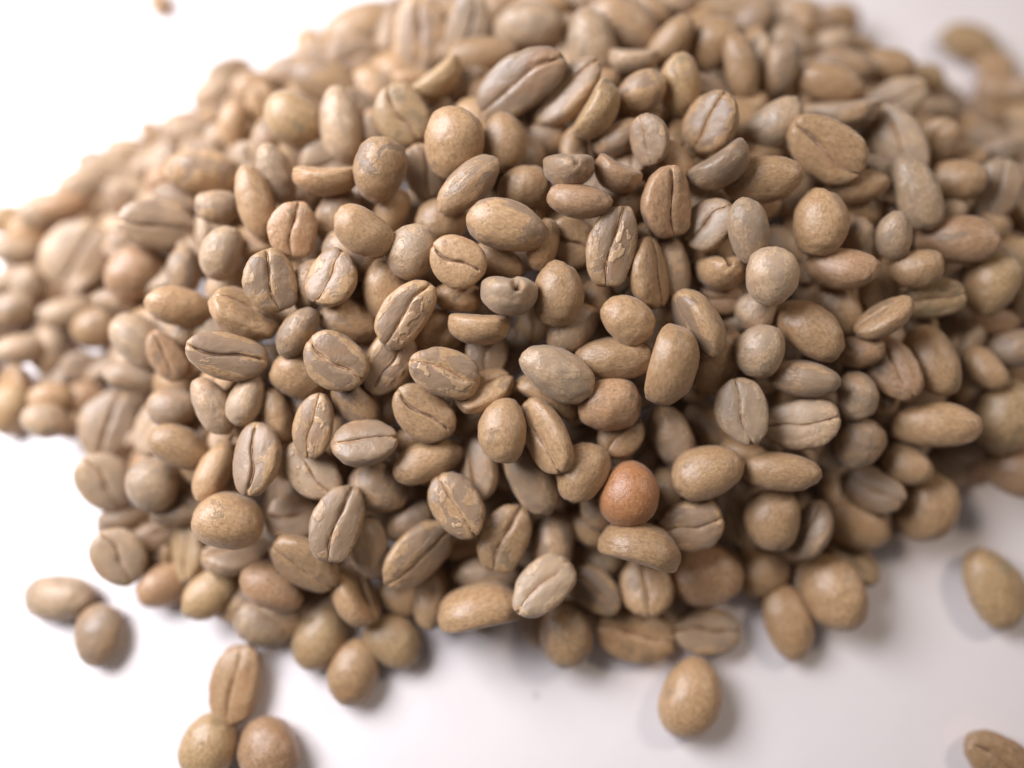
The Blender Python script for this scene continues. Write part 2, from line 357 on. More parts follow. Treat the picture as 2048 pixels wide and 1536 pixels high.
# ------------------------------------------------------------------ beans: x y z (mm), quaternion, length width thickness (mm), shape, tint, parts | label
BEANS = """-57.4 64.8 3.1 0.893 0.398 0.165 0.132 10.1 6.7 4.3 1 g 10|grey-green bean, crease up, level, well left of the upright creased bean top left
-59.9 59.9 3.9 0.409 -0.856 -0.314 0.036 10.0 6.6 4.2 2 p 00|pale beige bean, back up, leaning right, well above the roundish mottled creased bean
-48.2 53.2 13.7 0.339 -0.907 -0.219 0.122 8.3 6.8 4.4 17 t 00|tan bean, back up, leaning right, well left of the upright creased bean top left
-61.8 48.8 7.3 0.223 -0.954 -0.132 0.147 11.3 8.1 5.2 12 g 00|grey-green bean, back up, level, well above left of the roundish mottled creased bean
-68.7 49.0 3.7 0.279 -0.898 0.250 0.232 10.1 5.2 4.0 12 t 00|tan bean, back up, leaning left, above right of the big creased bean at far left
-75.3 46.6 3.3 0.389 -0.880 -0.042 0.268 9.5 6.3 4.0 0 p 00|pale beige bean, back up, level, above right of the big creased bean at far left
-77.0 41.9 3.7 0.964 0.066 0.256 -0.018 10.7 6.6 4.2 13 p 10|pale beige bean, crease up, level, above right of the big creased bean at far left
-75.5 37.8 3.5 0.244 -0.955 -0.001 0.167 11.2 5.6 4.0 0 p 00|pale beige bean, back up, level, well above left of the roundish mottled creased bean
-52.6 31.3 21.1 0.387 -0.908 0.022 0.158 11.4 7.7 4.9 1 m 00|mottled grey-tan bean, back up, level, above left of the roundish mottled creased bean
-48.9 41.8 19.1 0.402 -0.661 -0.631 -0.063 8.5 5.2 4.0 4 t 00|small tan bean, back up, upright, above the roundish mottled creased bean
-52.6 41.0 16.0 0.328 -0.804 -0.492 -0.065 6.6 5.2 4.0 4 g 00|small grey-green bean, back up, leaning right, above the roundish mottled creased bean
-28.5 65.2 14.6 0.350 -0.919 -0.178 -0.016 16.1 10.1 6.3 11 m 00|long mottled grey-tan bean, back up, leaning right, left of the upright creased bean top left
-28.9 56.1 19.0 0.937 0.324 0.056 0.114 9.3 7.8 5.0 13 g 10|grey-green bean, crease up, level, left of the upright creased bean top left
-22.9 61.2 17.3 0.313 -0.737 -0.595 -0.064 12.6 5.0 4.0 1 g 00|grey-green bean, back up, upright, just left of the upright creased bean top left
-16.6 58.2 21.7 0.733 0.207 -0.190 0.620 14.0 9.6 6.1 8 m 10|long mottled grey-tan bean, crease up, upright, above left of the long creased bean up top
-7.7 58.4 23.5 0.742 0.283 -0.216 0.569 12.0 8.1 5.2 17 p 10|pale beige bean, crease up, upright, just right of the upright creased bean top left
-5.2 52.0 24.7 0.404 -0.914 -0.039 -0.021 12.6 6.0 4.0 3 t 00|tan bean, back up, level, just above left of the long creased bean up top
-12.6 44.7 28.2 0.858 -0.412 -0.244 0.185 9.7 7.0 4.5 18 y 00|yellowish bean, on its side, leaning right, below right of the upright creased bean top left
-9.1 45.8 24.4 0.383 -0.881 -0.254 -0.111 10.0 4.9 4.0 2 g 00|grey-green bean, back up, leaning right, just above the large round brown-tan bean
-41.7 58.1 11.7 0.426 -0.901 -0.057 0.058 12.0 7.3 4.7 4 g 00|grey-green bean, back up, level, left of the upright creased bean top left
-33.2 50.5 19.6 0.270 -0.946 0.142 0.110 12.6 8.0 5.1 10 m 00|mottled grey-tan bean, back up, leaning left, below left of the upright creased bean top left
-28.2 36.8 26.7 0.156 -0.656 -0.711 -0.201 11.9 6.8 4.4 2 p 00|pale beige bean, back up, upright, left of the large round brown-tan bean
-26.0 43.1 22.7 0.877 0.218 0.209 -0.373 7.0 4.7 4.0 1 g 10|small grey-green bean, crease up, leaning left, below left of the upright creased bean top left
-36.0 38.3 25.8 0.276 -0.919 0.215 0.181 10.4 8.5 5.5 3 y 00|yellowish bean, back up, leaning left, below left of the upright creased bean top left
-35.4 36.7 21.0 0.300 -0.924 -0.211 0.108 9.0 7.9 5.1 15 g 00|roundish grey-green bean, back up, above the roundish mottled creased bean
-43.8 45.8 17.7 0.514 0.272 -0.203 0.788 9.4 6.6 4.2 0 t 10|tan bean, crease up, leaning left, well below left of the upright creased bean top left
-41.9 37.7 21.0 0.349 -0.720 -0.595 0.070 8.3 5.7 4.0 15 g 00|grey-green bean, back up, leaning right, above the roundish mottled creased bean
-17.9 37.5 28.3 0.836 0.201 0.143 -0.489 9.9 8.7 5.6 8 y 10|roundish yellowish bean, crease up, just above left of the large round brown-tan bean
-23.2 37.2 24.4 0.238 -0.599 -0.740 -0.194 7.4 5.3 4.0 9 g 00|small grey-green bean, back up, upright, left of the large round brown-tan bean
-20.5 25.4 31.6 0.275 -0.740 -0.600 -0.129 9.9 7.8 5.0 1 m 00|mottled grey-tan bean, back up, upright, left of the large round brown-tan bean
-29.1 25.2 30.2 0.869 -0.490 0.036 0.063 10.0 7.1 4.6 19 t 00|tan bean, on its side, level, above right of the roundish mottled creased bean
-38.1 27.4 26.7 0.284 -0.562 -0.746 -0.218 10.0 5.6 4.0 2 p 00|pale beige bean, back up, upright, above the roundish mottled creased bean
-9.1 29.6 32.1 0.208 -0.751 -0.579 -0.241 11.1 9.3 5.9 14 t 00|large tan bean, back up, upright, below left of the long creased bean up top
-1.4 31.4 29.7 0.106 -0.729 -0.649 -0.190 9.3 7.4 4.7 3 t 00|tan bean, back up, upright, just right of the large round brown-tan bean
-14.0 27.5 27.4 0.596 0.243 -0.139 0.753 8.9 6.7 4.3 1 g 10|grey-green bean, crease up, upright, just below left of the large round brown-tan bean
-6.7 22.5 32.0 0.286 -0.888 -0.360 -0.035 11.7 5.9 4.0 15 g 00|long grey-green bean, back up, leaning right, just below the large round brown-tan bean
2.0 23.9 29.0 0.326 -0.940 -0.053 -0.091 8.4 6.4 4.1 1 t 00|tan bean, back up, level, just above right of the large patchy bean above centre
1.3 40.6 32.0 0.922 0.254 -0.178 0.232 15.7 8.7 5.6 12 g 10|long grey-green bean, crease up, leaning right, above right of the large round brown-tan bean
8.8 39.9 31.0 0.930 0.003 -0.242 0.277 13.1 7.5 4.8 2 g 10|long grey-green bean, crease up, leaning right, just right of the long creased bean up top
12.9 35.4 32.6 0.764 -0.400 -0.480 0.161 9.5 8.2 5.2 18 y 00|yellowish bean, on its side, leaning right, right of the long creased bean up top
13.5 51.5 27.5 0.087 -0.583 -0.713 -0.381 12.0 7.9 5.1 2 p 00|pale beige bean, back up, upright, above right of the long creased bean up top
8.7 58.6 23.3 0.938 0.345 0.036 0.014 7.9 4.8 4.0 1 p 10|small pale beige bean, crease up, level, above right of the long creased bean up top
2.8 57.2 25.7 0.304 -0.948 -0.008 -0.091 12.0 7.8 5.0 16 p 00|pale beige bean, back up, level, just above the long creased bean up top
-2.2 67.0 18.5 0.451 -0.854 -0.259 -0.030 10.7 6.9 4.4 13 t 00|tan bean, back up, leaning right, above the long creased bean up top
19.1 56.8 26.4 0.276 -0.937 0.202 0.077 13.1 8.9 5.7 8 g 00|long grey-green bean, back up, leaning left, above right of the long creased bean up top
20.1 47.5 29.8 0.903 -0.431 -0.005 -0.010 8.1 6.2 4.0 19 p 00|small pale beige bean, on its side, level, right of the long creased bean up top
26.9 52.2 27.7 0.318 -0.836 -0.390 -0.220 9.7 5.8 4.0 13 t 00|tan bean, back up, leaning right, right of the long creased bean up top
25.1 62.9 22.6 0.308 -0.903 0.296 -0.035 7.7 4.9 4.0 16 t 00|small tan bean, back up, leaning left, above right of the long creased bean up top
20.6 39.4 31.4 0.384 -0.866 -0.270 -0.174 8.5 6.4 4.1 15 m 00|mottled grey-tan bean, back up, leaning right, right of the long creased bean up top
27.1 41.5 30.6 0.114 -0.638 -0.640 -0.413 9.6 6.8 4.4 17 y 00|yellowish bean, back up, upright, right of the long creased bean up top
35.1 53.0 26.3 0.415 -0.865 -0.226 -0.171 9.5 8.5 5.5 17 t 00|roundish tan bean, back up, above left of the biggest creased bean upper right
38.7 65.5 19.4 0.421 -0.906 0.013 -0.043 12.7 5.8 4.0 2 p 00|pale beige bean, back up, level, well above left of the biggest creased bean upper right
43.8 62.4 21.5 0.248 -0.905 -0.280 -0.205 8.0 6.4 4.1 3 g 00|grey-green bean, back up, leaning right, above left of the biggest creased bean upper right
38.3 47.2 27.7 0.131 -0.590 -0.770 -0.205 11.2 5.4 4.0 12 t 00|tan bean, back up, upright, above left of the biggest creased bean upper right
43.2 49.9 23.6 0.039 -0.682 -0.631 -0.367 12.0 5.0 4.0 12 p 00|pale beige bean, back up, upright, above left of the biggest creased bean upper right
31.4 33.8 31.6 0.836 0.020 -0.372 0.403 9.6 8.5 5.4 2 m 10|mottled grey-tan bean, crease up, leaning right, left of the biggest creased bean upper right
21.1 29.5 33.5 0.594 -0.063 -0.411 0.689 7.8 6.1 4.0 16 g 10|grey-green bean, crease up, upright, below right of the long creased bean up top
16.9 32.2 29.9 0.181 -0.943 -0.197 -0.199 8.0 4.9 4.0 12 g 00|grey-green bean, back up, leaning right, below right of the long creased bean up top
8.6 24.2 34.8 0.677 -0.361 -0.317 -0.558 9.2 7.5 5.3 20 g 00|grey-green bean, end-on, above right of the large patchy bean above centre
16.2 24.3 32.9 0.861 -0.459 0.170 -0.137 7.5 6.7 4.5 19 o 00|brownish bean, on its side, leaning left, above right of the large patchy bean above centre
25.8 27.6 29.4 0.219 -0.881 0.401 0.122 8.6 5.0 4.0 0 t 00|tan bean, back up, leaning left, left of the biggest creased bean upper right
31.6 25.5 33.3 0.806 -0.506 -0.295 0.078 9.4 8.2 5.3 19 g 00|grey-green bean, on its side, leaning right, left of the biggest creased bean upper right
42.3 35.4 28.4 0.189 -0.907 -0.264 -0.267 10.5 7.1 4.6 12 p 00|pale beige bean, back up, leaning right, above left of the biggest creased bean upper right
38.9 24.2 30.7 0.298 -0.936 -0.030 -0.183 11.7 7.2 4.6 2 t 00|large tan bean, back up, level, below left of the biggest creased bean upper right
10.0 18.6 34.2 0.146 -0.984 0.093 -0.047 9.6 4.9 4.0 0 o 00|reddish brown bean, back up, level, right of the large patchy bean above centre
18.8 21.8 27.9 0.247 -0.873 -0.409 -0.092 7.6 5.8 4.0 7 t 00|tan bean, back up, leaning right, right of the large patchy bean above centre
23.6 19.5 32.0 0.603 0.303 -0.035 0.737 10.6 8.1 5.2 0 o 10|reddish brown bean, crease up, upright, left of the upright smooth bean upper right
55.9 72.0 12.4 0.312 -0.939 0.056 -0.130 8.8 5.7 4.0 3 p 00|small pale beige bean, back up, level, above the biggest creased bean upper right
67.4 76.7 4.6 0.474 -0.856 0.193 -0.071 8.9 7.0 4.5 5 t 00|tan bean, back up, leaning left, above the biggest creased bean upper right
59.4 61.3 16.6 0.353 -0.909 -0.019 -0.221 7.2 5.1 4.0 14 p 00|small pale beige bean, back up, level, well above the upright smooth bean upper right
50.2 58.9 19.4 0.423 -0.855 0.289 -0.082 8.9 5.9 4.0 0 p 00|pale beige bean, back up, leaning left, above the biggest creased bean upper right
66.1 62.8 13.1 0.292 -0.933 0.184 -0.101 7.6 5.0 4.0 0 t 00|small tan bean, back up, level, above the biggest creased bean upper right
68.1 55.5 16.2 0.412 -0.882 -0.020 -0.228 11.6 7.6 4.9 10 t 00|tan bean, back up, level, above right of the biggest creased bean upper right
77.8 57.1 11.2 0.394 -0.879 0.017 -0.269 8.8 6.3 4.0 1 y 00|yellowish bean, back up, level, above right of the biggest creased bean upper right
59.7 53.7 19.8 0.402 -0.905 0.098 -0.101 10.5 5.8 4.0 2 g 00|grey-green bean, back up, level, above the biggest creased bean upper right
53.7 45.3 25.9 0.417 -0.888 0.151 -0.119 11.6 6.1 4.0 16 t 00|tan bean, back up, level, just above the biggest creased bean upper right
45.3 48.0 26.5 0.174 -0.745 -0.573 -0.293 9.7 6.4 4.1 0 g 00|grey-green bean, back up, upright, above left of the biggest creased bean upper right
54.2 39.6 26.4 0.861 -0.449 -0.140 -0.196 12.3 7.6 4.9 18 g 00|grey-green bean, on its side, level, just above the biggest creased bean upper right
66.9 45.6 20.6 0.928 0.198 -0.265 0.170 11.2 7.0 4.5 15 p 10|pale beige bean, crease up, leaning right, above right of the biggest creased bean upper right
49.4 29.7 30.6 0.885 0.331 -0.038 -0.325 13.3 8.6 5.5 1 t 10|long tan bean, crease up, leaning left, above the upright smooth bean upper right
64.5 34.6 24.5 0.758 0.366 -0.101 -0.531 13.9 7.7 4.9 14 p 10|long pale beige bean, crease up, leaning left, right of the biggest creased bean upper right
64.7 24.2 27.1 0.259 -0.783 0.562 -0.062 12.7 6.4 4.1 1 p 00|long pale bean, back up, leaning left, above left of the wide reddish far right bean
72.6 37.2 21.1 0.817 0.123 -0.419 0.376 8.4 7.0 4.5 13 t 10|tan bean, crease up, leaning right, above the wide reddish far right bean
77.5 47.6 14.3 0.331 -0.903 -0.117 -0.248 7.3 5.0 4.0 2 p 00|small pale beige bean, back up, leaning right, right of the biggest creased bean upper right
90.7 52.9 6.6 0.901 0.311 -0.261 -0.152 9.6 5.7 4.0 13 t 10|tan bean, crease up, level, above the wide reddish far right bean
95.1 73.0 2.4 0.021 -0.982 0.186 0.007 12.2 7.8 5.0 16 y 00|yellowish bean, back up, level, well above right of the biggest creased bean upper right
99.9 67.9 2.0 0.033 0.954 -0.297 -0.002 8.6 6.5 4.1 9 t 00|small tan bean, back up, leaning left, well above the wide reddish far right bean
98.7 61.1 2.8 0.280 -0.856 0.417 -0.121 9.3 7.3 4.7 11 t 00|tan bean, back up, leaning left, above the wide reddish far right bean
100.9 53.2 3.5 0.208 -0.911 0.043 -0.354 8.8 7.5 4.8 8 y 00|yellowish bean, back up, level, above right of the wide reddish far right bean
86.4 43.8 12.5 0.393 -0.863 0.139 -0.287 9.1 5.1 4.0 8 p 00|small pale beige bean, back up, level, above the wide reddish far right bean
85.2 37.8 16.6 0.881 0.264 -0.371 0.130 8.7 4.5 4.0 2 p 10|small pale beige bean, crease up, leaning right, above the wide reddish far right bean
94.0 43.1 10.3 0.181 -0.820 -0.423 -0.339 8.0 5.5 4.0 2 p 00|small pale bean, back up, leaning right, above right of the wide reddish far right bean
73.5 28.4 23.5 0.182 -0.932 0.106 -0.295 9.2 6.6 4.2 9 t 00|tan bean, back up, level, just above the wide reddish far right bean
81.2 27.6 21.2 0.789 0.017 -0.290 0.541 10.9 7.4 4.7 5 p 10|pale beige bean, crease up, upright, just above right of the wide reddish far right bean
91.3 35.9 13.6 0.156 -0.903 -0.254 -0.311 7.6 6.8 4.4 10 p 00|roundish pale beige bean, back up, above right of the wide reddish far right bean
55.7 25.5 26.3 0.122 -0.980 -0.028 -0.156 9.4 5.3 4.0 2 t 00|tan bean, back up, level, just below right of the biggest creased bean upper right
60.0 29.1 24.6 0.398 -0.840 0.356 -0.095 6.4 4.7 4.0 3 p 00|small pale bean, back up, leaning left, below right of the biggest creased bean upper right
-96.4 31.8 3.2 0.323 -0.885 -0.046 0.332 8.2 6.3 4.0 9 y 00|small yellowish bean, back up, level, above left of the big creased bean at far left
-92.5 24.2 5.7 0.205 -0.922 -0.030 0.328 8.2 5.1 4.0 0 p 00|small pale beige bean, back up, level, left of the big creased bean at far left
-84.3 32.9 7.2 0.252 -0.914 -0.177 0.265 9.2 5.3 4.0 3 o 00|small reddish brown bean, back up, level, just above the big creased bean at far left
-79.4 35.9 3.0 0.218 -0.937 -0.118 0.245 10.5 6.1 4.0 14 p 00|pale beige bean, back up, level, well above left of the wide creased bean far left
-87.1 31.5 2.8 0.215 -0.888 -0.391 0.111 9.1 6.1 4.0 3 p 00|pale bean, back up, leaning right, above left of the big creased bean at far left
-73.6 32.4 5.2 0.586 0.336 -0.140 0.724 10.3 5.2 4.0 3 g 10|grey-green bean, crease up, upright, just above right of the big creased bean at far left
-59.3 21.9 20.0 0.940 0.219 0.262 -0.007 12.3 8.2 5.3 2 g 10|large grey-green bean, crease up, level, right of the big creased bean at far left
-56.9 27.7 17.9 0.177 -0.961 0.125 0.172 9.4 5.0 4.0 17 g 00|grey-green bean, back up, leaning left, above right of the big creased bean at far left
-47.3 22.5 25.2 0.252 -0.937 -0.058 0.236 7.4 5.4 4.0 0 g 00|grey-green bean, back up, level, above left of the roundish mottled creased bean
-80.8 23.1 5.8 0.826 0.298 0.048 0.475 13.8 11.3 6.3 2 p 10|large pale bean, crease up, leaning right, above left of the wide creased bean far left
-64.6 15.3 15.6 0.243 -0.876 -0.411 0.073 10.4 8.2 5.3 16 o 00|reddish brown bean, back up, leaning right, right of the big creased bean at far left
-45.9 14.2 25.7 0.242 -0.793 -0.557 -0.048 8.8 6.1 4.0 7 p 00|pale beige bean, back up, leaning right, just above left of the roundish mottled creased bean
-54.0 13.6 20.2 0.229 -0.684 -0.693 0.020 8.4 5.3 4.0 6 g 00|grey-green bean, back up, upright, left of the roundish mottled creased bean
-33.8 16.5 29.0 0.719 0.245 -0.032 0.650 8.7 7.3 4.7 0 o 10|reddish brown bean, crease up, upright, just above right of the roundish mottled creased bean
-40.7 22.1 27.3 0.212 -0.581 -0.782 -0.078 11.8 5.8 4.0 2 t 00|tan bean, back up, upright, above the roundish mottled creased bean
-68.2 11.7 10.8 0.108 -0.974 0.036 0.198 9.9 4.4 4.0 2 g 00|small grey-green bean, back up, level, below right of the big creased bean at far left
-86.0 16.9 2.8 0.320 -0.790 -0.509 0.120 10.0 6.9 4.4 6 o 00|brownish bean, back up, leaning right, below left of the big creased bean at far left
-81.6 12.5 4.5 0.251 -0.922 -0.163 0.248 10.0 5.4 4.0 0 p 00|pale beige bean, back up, level, just below the big creased bean at far left
-88.4 16.9 6.8 0.329 -0.692 -0.640 0.054 7.2 5.7 4.0 15 p 00|small pale bean, back up, upright, below left of the big creased bean at far left
-90.4 11.6 7.3 0.293 -0.897 -0.288 0.162 8.8 6.0 4.0 1 g 00|grey-green bean, back up, leaning right, below left of the big creased bean at far left
-74.2 8.7 6.4 0.323 -0.908 -0.179 0.195 9.2 7.6 4.9 11 t 00|tan bean, back up, leaning right, below the big creased bean at far left
-61.8 3.0 15.5 0.044 0.909 -0.293 -0.293 10.8 7.6 4.9 11 p 00|pale beige bean, back up, leaning left, left of the wide creased bean far left
-53.1 6.7 21.7 0.156 -0.946 0.030 0.282 10.2 6.2 4.0 2 t 00|tan bean, back up, level, above left of the wide creased bean far left
-41.3 4.1 25.4 0.923 -0.219 0.311 -0.064 10.7 8.1 5.2 9 t 10|tan bean, crease sideways, leaning left, just below left of the roundish mottled creased bean
-36.5 7.8 29.2 0.590 0.237 0.002 0.772 9.5 7.8 5.0 0 m 10|mottled grey-tan bean, crease up, upright, above right of the wide creased bean far left
-43.3 -2.8 25.4 0.972 0.105 0.198 -0.067 12.1 7.2 4.6 4 m 10|long mottled grey-tan bean, crease up, level, below left of the roundish mottled creased bean
-87.2 4.3 7.4 0.148 -0.947 -0.135 0.250 7.6 5.4 4.0 9 p 00|small pale bean, back up, level, below left of the big creased bean at far left
-84.1 5.1 3.9 0.291 -0.718 -0.631 0.042 8.7 5.9 4.0 17 p 00|pale beige bean, back up, upright, below the big creased bean at far left
-77.6 2.1 2.8 0.949 0.065 0.287 -0.117 8.0 5.7 4.0 2 g 10|small grey-green bean, crease up, leaning left, below the big creased bean at far left
-62.6 -2.0 11.8 0.071 -0.968 -0.051 0.234 11.5 5.5 4.0 12 p 00|pale beige bean, back up, level, left of the wide creased bean far left
-55.6 -0.8 19.0 0.844 0.041 0.247 -0.474 8.8 5.1 4.0 1 o 10|reddish brown bean, crease up, leaning left, just left of the wide creased bean far left
-53.7 4.1 17.0 0.274 -0.853 -0.440 0.061 8.6 4.7 4.0 7 p 00|pale beige bean, back up, leaning right, above left of the wide creased bean far left
-84.8 9.6 2.7 0.210 -0.829 -0.514 0.064 8.9 5.9 4.0 1 g 00|grey-green bean, back up, leaning right, below the big creased bean at far left
-28.1 20.9 25.2 0.231 -0.841 -0.485 -0.058 9.4 6.7 4.3 0 g 00|grey-green bean, back up, leaning right, above right of the roundish mottled creased bean
-22.0 14.1 33.0 0.226 -0.927 0.243 0.177 9.3 6.7 4.3 12 t 00|tan bean, back up, leaning left, above left of the flaky bean left of centre
-25.1 13.7 25.8 0.206 -0.949 0.230 0.065 9.9 7.7 4.9 11 m 00|mottled grey-tan bean, back up, leaning left, above left of the flaky bean left of centre
-15.3 12.5 29.8 0.139 -0.846 -0.500 -0.127 8.6 7.4 4.8 7 p 00|pale beige bean, back up, leaning right, just left of the round tan creased bean
-27.3 8.4 29.0 0.850 0.040 -0.109 0.514 9.0 7.4 4.7 7 m 10|mottled grey-tan bean, crease up, leaning right, just right of the roundish mottled creased bean
-31.4 8.6 25.6 0.325 -0.748 -0.576 0.056 8.5 5.6 4.0 5 g 00|grey-green bean, back up, leaning right, just right of the roundish mottled creased bean
-8.1 10.0 31.5 0.942 0.234 0.019 -0.241 8.7 7.8 5.0 4 t 10|roundish tan bean, crease up, just below left of the large patchy bean above centre
-11.2 19.5 26.2 0.154 -0.983 -0.101 0.025 8.5 7.1 4.5 6 t 00|tan bean, back up, level, just above the round tan creased bean
-0.7 15.3 32.5 0.271 -0.955 0.118 0.032 12.5 7.4 4.7 17 m 00|large grey and tan bean, rounded back up, on top above the centre
4.8 14.1 28.7 0.210 -0.759 -0.602 -0.130 8.1 4.7 4.0 16 t 00|tan bean, back up, upright, just below right of the large patchy bean above centre
-2.0 12.3 26.5 0.140 -0.966 0.214 0.038 8.8 5.1 4.0 17 t 00|tan bean, back up, leaning left, just below the large patchy bean above centre
-19.3 7.8 25.4 0.303 -0.604 -0.736 -0.037 10.3 7.8 5.0 16 t 00|tan bean, back up, upright, just above left of the flaky bean left of centre
-16.0 2.9 28.4 0.867 0.224 -0.039 0.444 11.5 7.1 4.5 12 m 11|long mottled grey-tan bean, crease up, leaning right, below left of the round tan creased bean
-8.4 6.8 25.5 0.198 -0.979 0.040 0.021 7.6 4.9 4.0 5 t 00|tan bean, back up, level, just below the round tan creased bean
-0.6 5.9 30.1 0.649 -0.452 -0.308 -0.529 10.2 8.4 6.1 21 p 00|pale beige bean, end-on, just below right of the round tan creased bean
-5.0 1.6 27.3 0.818 -0.572 -0.008 -0.057 9.3 7.4 4.7 18 t 00|tan bean, on its side, level, just below the round tan creased bean
-25.5 3.7 23.0 0.193 -0.970 0.048 0.142 9.9 6.8 4.3 5 m 00|mottled grey-tan bean, back up, level, just left of the flaky bean left of centre
-11.9 2.1 22.1 0.267 -0.948 -0.173 -0.009 7.9 7.1 4.6 5 t 00|roundish tan bean, back up, just below right of the flaky bean left of centre
-3.8 -0.8 21.3 0.769 0.099 -0.044 0.630 7.6 6.6 4.2 0 g 10|grey-green bean, crease up, upright, left of the smooth pale centre bean
-32.8 0.9 25.7 0.215 -0.859 -0.463 -0.035 8.7 5.1 4.0 7 g 00|grey-green bean, back up, leaning right, just below right of the roundish mottled creased bean
-26.4 -4.2 26.9 0.935 0.131 0.103 -0.312 10.0 8.2 5.2 8 m 10|mottled grey-tan bean, crease up, leaning left, below left of the flaky bean left of centre
-33.2 -4.6 21.0 0.216 -0.951 0.166 0.149 9.2 7.5 4.8 16 t 00|tan bean, back up, leaning left, right of the wide creased bean far left
-19.1 -3.2 23.2 0.836 0.215 0.028 0.504 10.7 7.5 4.8 5 m 11|mottled grey-tan bean, crease up, leaning right, just below the flaky bean left of centre
-10.1 -5.8 26.4 0.980 0.074 0.125 -0.132 11.1 7.4 4.7 14 m 11|large mottled grey-tan bean, crease up, level, below right of the flaky bean left of centre
-4.3 -7.5 22.5 0.937 -0.237 -0.038 0.255 9.4 6.8 4.3 0 t 10|tan bean, crease sideways, leaning right, left of the smooth pale centre bean
9.6 15.4 26.9 0.936 0.238 0.025 -0.260 8.5 7.7 4.9 4 t 10|roundish tan bean, crease up, right of the large patchy bean above centre
15.1 12.6 31.1 0.767 0.142 -0.119 0.614 12.3 7.3 4.7 0 m 11|long mottled grey-tan bean, crease up, upright, right of the large patchy bean above centre
21.2 9.6 28.0 0.742 -0.179 0.360 -0.537 11.1 7.6 4.9 5 t 10|tan bean, crease sideways, upright, above the upright bean right of centre
25.2 11.2 24.6 0.022 0.671 0.680 0.294 10.9 6.1 4.0 10 g 00|grey-green bean, back up, upright, above the upright bean right of centre
30.6 17.4 29.1 0.916 0.025 -0.314 0.249 8.6 7.4 4.8 13 p 10|pale beige bean, crease up, leaning right, left of the upright smooth bean upper right
35.5 14.8 32.1 0.240 -0.748 0.604 0.137 9.9 5.9 4.0 6 p 00|pale beige bean, back up, upright, left of the upright smooth bean upper right
33.1 11.8 25.5 0.603 -0.360 -0.403 -0.587 9.6 7.9 5.6 20 t 00|tan bean, end-on, below left of the upright smooth bean upper right
38.8 7.9 30.7 0.120 -0.704 -0.643 -0.276 8.9 7.7 4.9 14 p 00|pale beige bean, back up, upright, below left of the upright smooth bean upper right
38.3 5.1 23.8 0.005 -0.763 -0.589 -0.266 7.2 6.1 4.0 5 p 00|pale beige bean, back up, upright, above right of the upright bean right of centre
6.9 5.8 28.9 0.066 -0.741 -0.641 -0.190 9.8 7.5 4.8 0 t 00|tan bean, back up, upright, above the smooth pale centre bean
9.4 1.8 24.5 0.213 -0.889 -0.403 -0.047 9.4 6.0 4.0 11 g 00|grey-green bean, back up, leaning right, just above the smooth pale centre bean
17.4 2.1 28.1 0.088 -0.957 0.274 0.042 8.3 6.9 4.4 1 t 00|tan bean, back up, leaning left, just above left of the upright bean right of centre
15.5 -3.0 24.8 0.074 -0.996 -0.014 -0.055 12.0 6.4 4.1 1 t 00|long tan bean, back up, level, just left of the upright bean right of centre
6.8 -5.8 26.3 0.108 -0.964 0.235 0.058 11.8 7.2 4.6 1 p 00|big smooth pale bean lying on top at the very centre of the heap
28.2 1.9 26.2 0.427 -0.294 -0.569 0.639 11.7 8.2 5.3 3 m 10|mottled grey-tan bean, crease sideways, leaning left, above right of the upright bean right of centre
32.3 -1.6 20.1 0.170 -0.776 -0.578 -0.189 11.3 8.3 5.3 16 t 00|large tan bean, back up, upright, just right of the upright bean right of centre
23.6 -4.6 26.3 0.494 -0.610 -0.604 0.138 12.1 9.2 6.3 18 t 00|long tan bean, on its side, upright, right of the smooth pale centre bean
38.1 -1.7 24.5 0.038 0.803 0.529 0.271 8.2 7.3 4.7 7 p 00|roundish pale beige bean, back up, right of the upright bean right of centre
47.5 17.4 29.6 0.061 0.710 0.636 0.297 10.2 8.0 5.1 0 t 00|tan bean, back up, upright, below the biggest creased bean upper right
55.8 16.4 24.7 0.021 -0.673 -0.674 -0.304 8.0 4.5 4.0 2 p 00|small pale beige bean, back up, upright, below right of the upright smooth bean upper right
59.4 15.9 28.2 0.014 0.672 0.623 0.400 7.5 5.2 4.0 6 p 00|pale beige bean, back up, upright, just left of the wide reddish far right bean
71.6 17.1 24.2 0.168 -0.946 0.104 -0.257 12.3 7.6 4.9 4 o 00|long reddish brown bean, back up, level, right of the upright smooth bean upper right
51.3 11.1 26.7 0.149 -0.951 0.116 -0.247 10.6 6.5 4.1 12 o 00|reddish brown bean, back up, level, just below right of the upright smooth bean upper right
59.5 10.5 20.3 0.439 -0.740 -0.509 -0.019 10.4 7.0 4.5 18 t 00|tan bean, on its side, leaning right, below right of the upright smooth bean upper right
63.4 11.4 25.8 0.238 -0.923 -0.039 -0.300 7.7 6.0 4.0 9 t 00|tan bean, back up, level, just below left of the wide reddish far right bean
67.4 7.8 22.3 0.959 0.192 -0.194 0.070 9.0 6.4 4.1 9 y 10|yellowish bean, crease up, level, just below the wide reddish far right bean
57.2 3.3 25.9 0.874 -0.354 -0.307 0.127 9.3 6.2 4.0 15 t 10|tan bean, crease sideways, leaning right, below left of the wide reddish far right bean
77.9 11.1 20.9 0.137 0.760 0.523 0.360 10.4 8.0 5.1 1 y 00|yellowish bean, back up, upright, just below right of the wide reddish far right bean
85.1 14.7 17.7 0.029 -0.745 -0.621 -0.243 10.7 7.1 4.6 1 y 00|yellowish bean, back up, upright, below right of the wide reddish far right bean
79.9 7.0 14.8 0.210 -0.951 0.118 -0.196 9.9 5.3 4.0 12 o 00|reddish brown bean, back up, level, below the wide reddish far right bean
46.2 1.6 24.7 0.112 -0.909 0.385 -0.115 11.5 7.4 4.7 7 t 00|large tan bean, back up, leaning left, below the upright smooth bean upper right
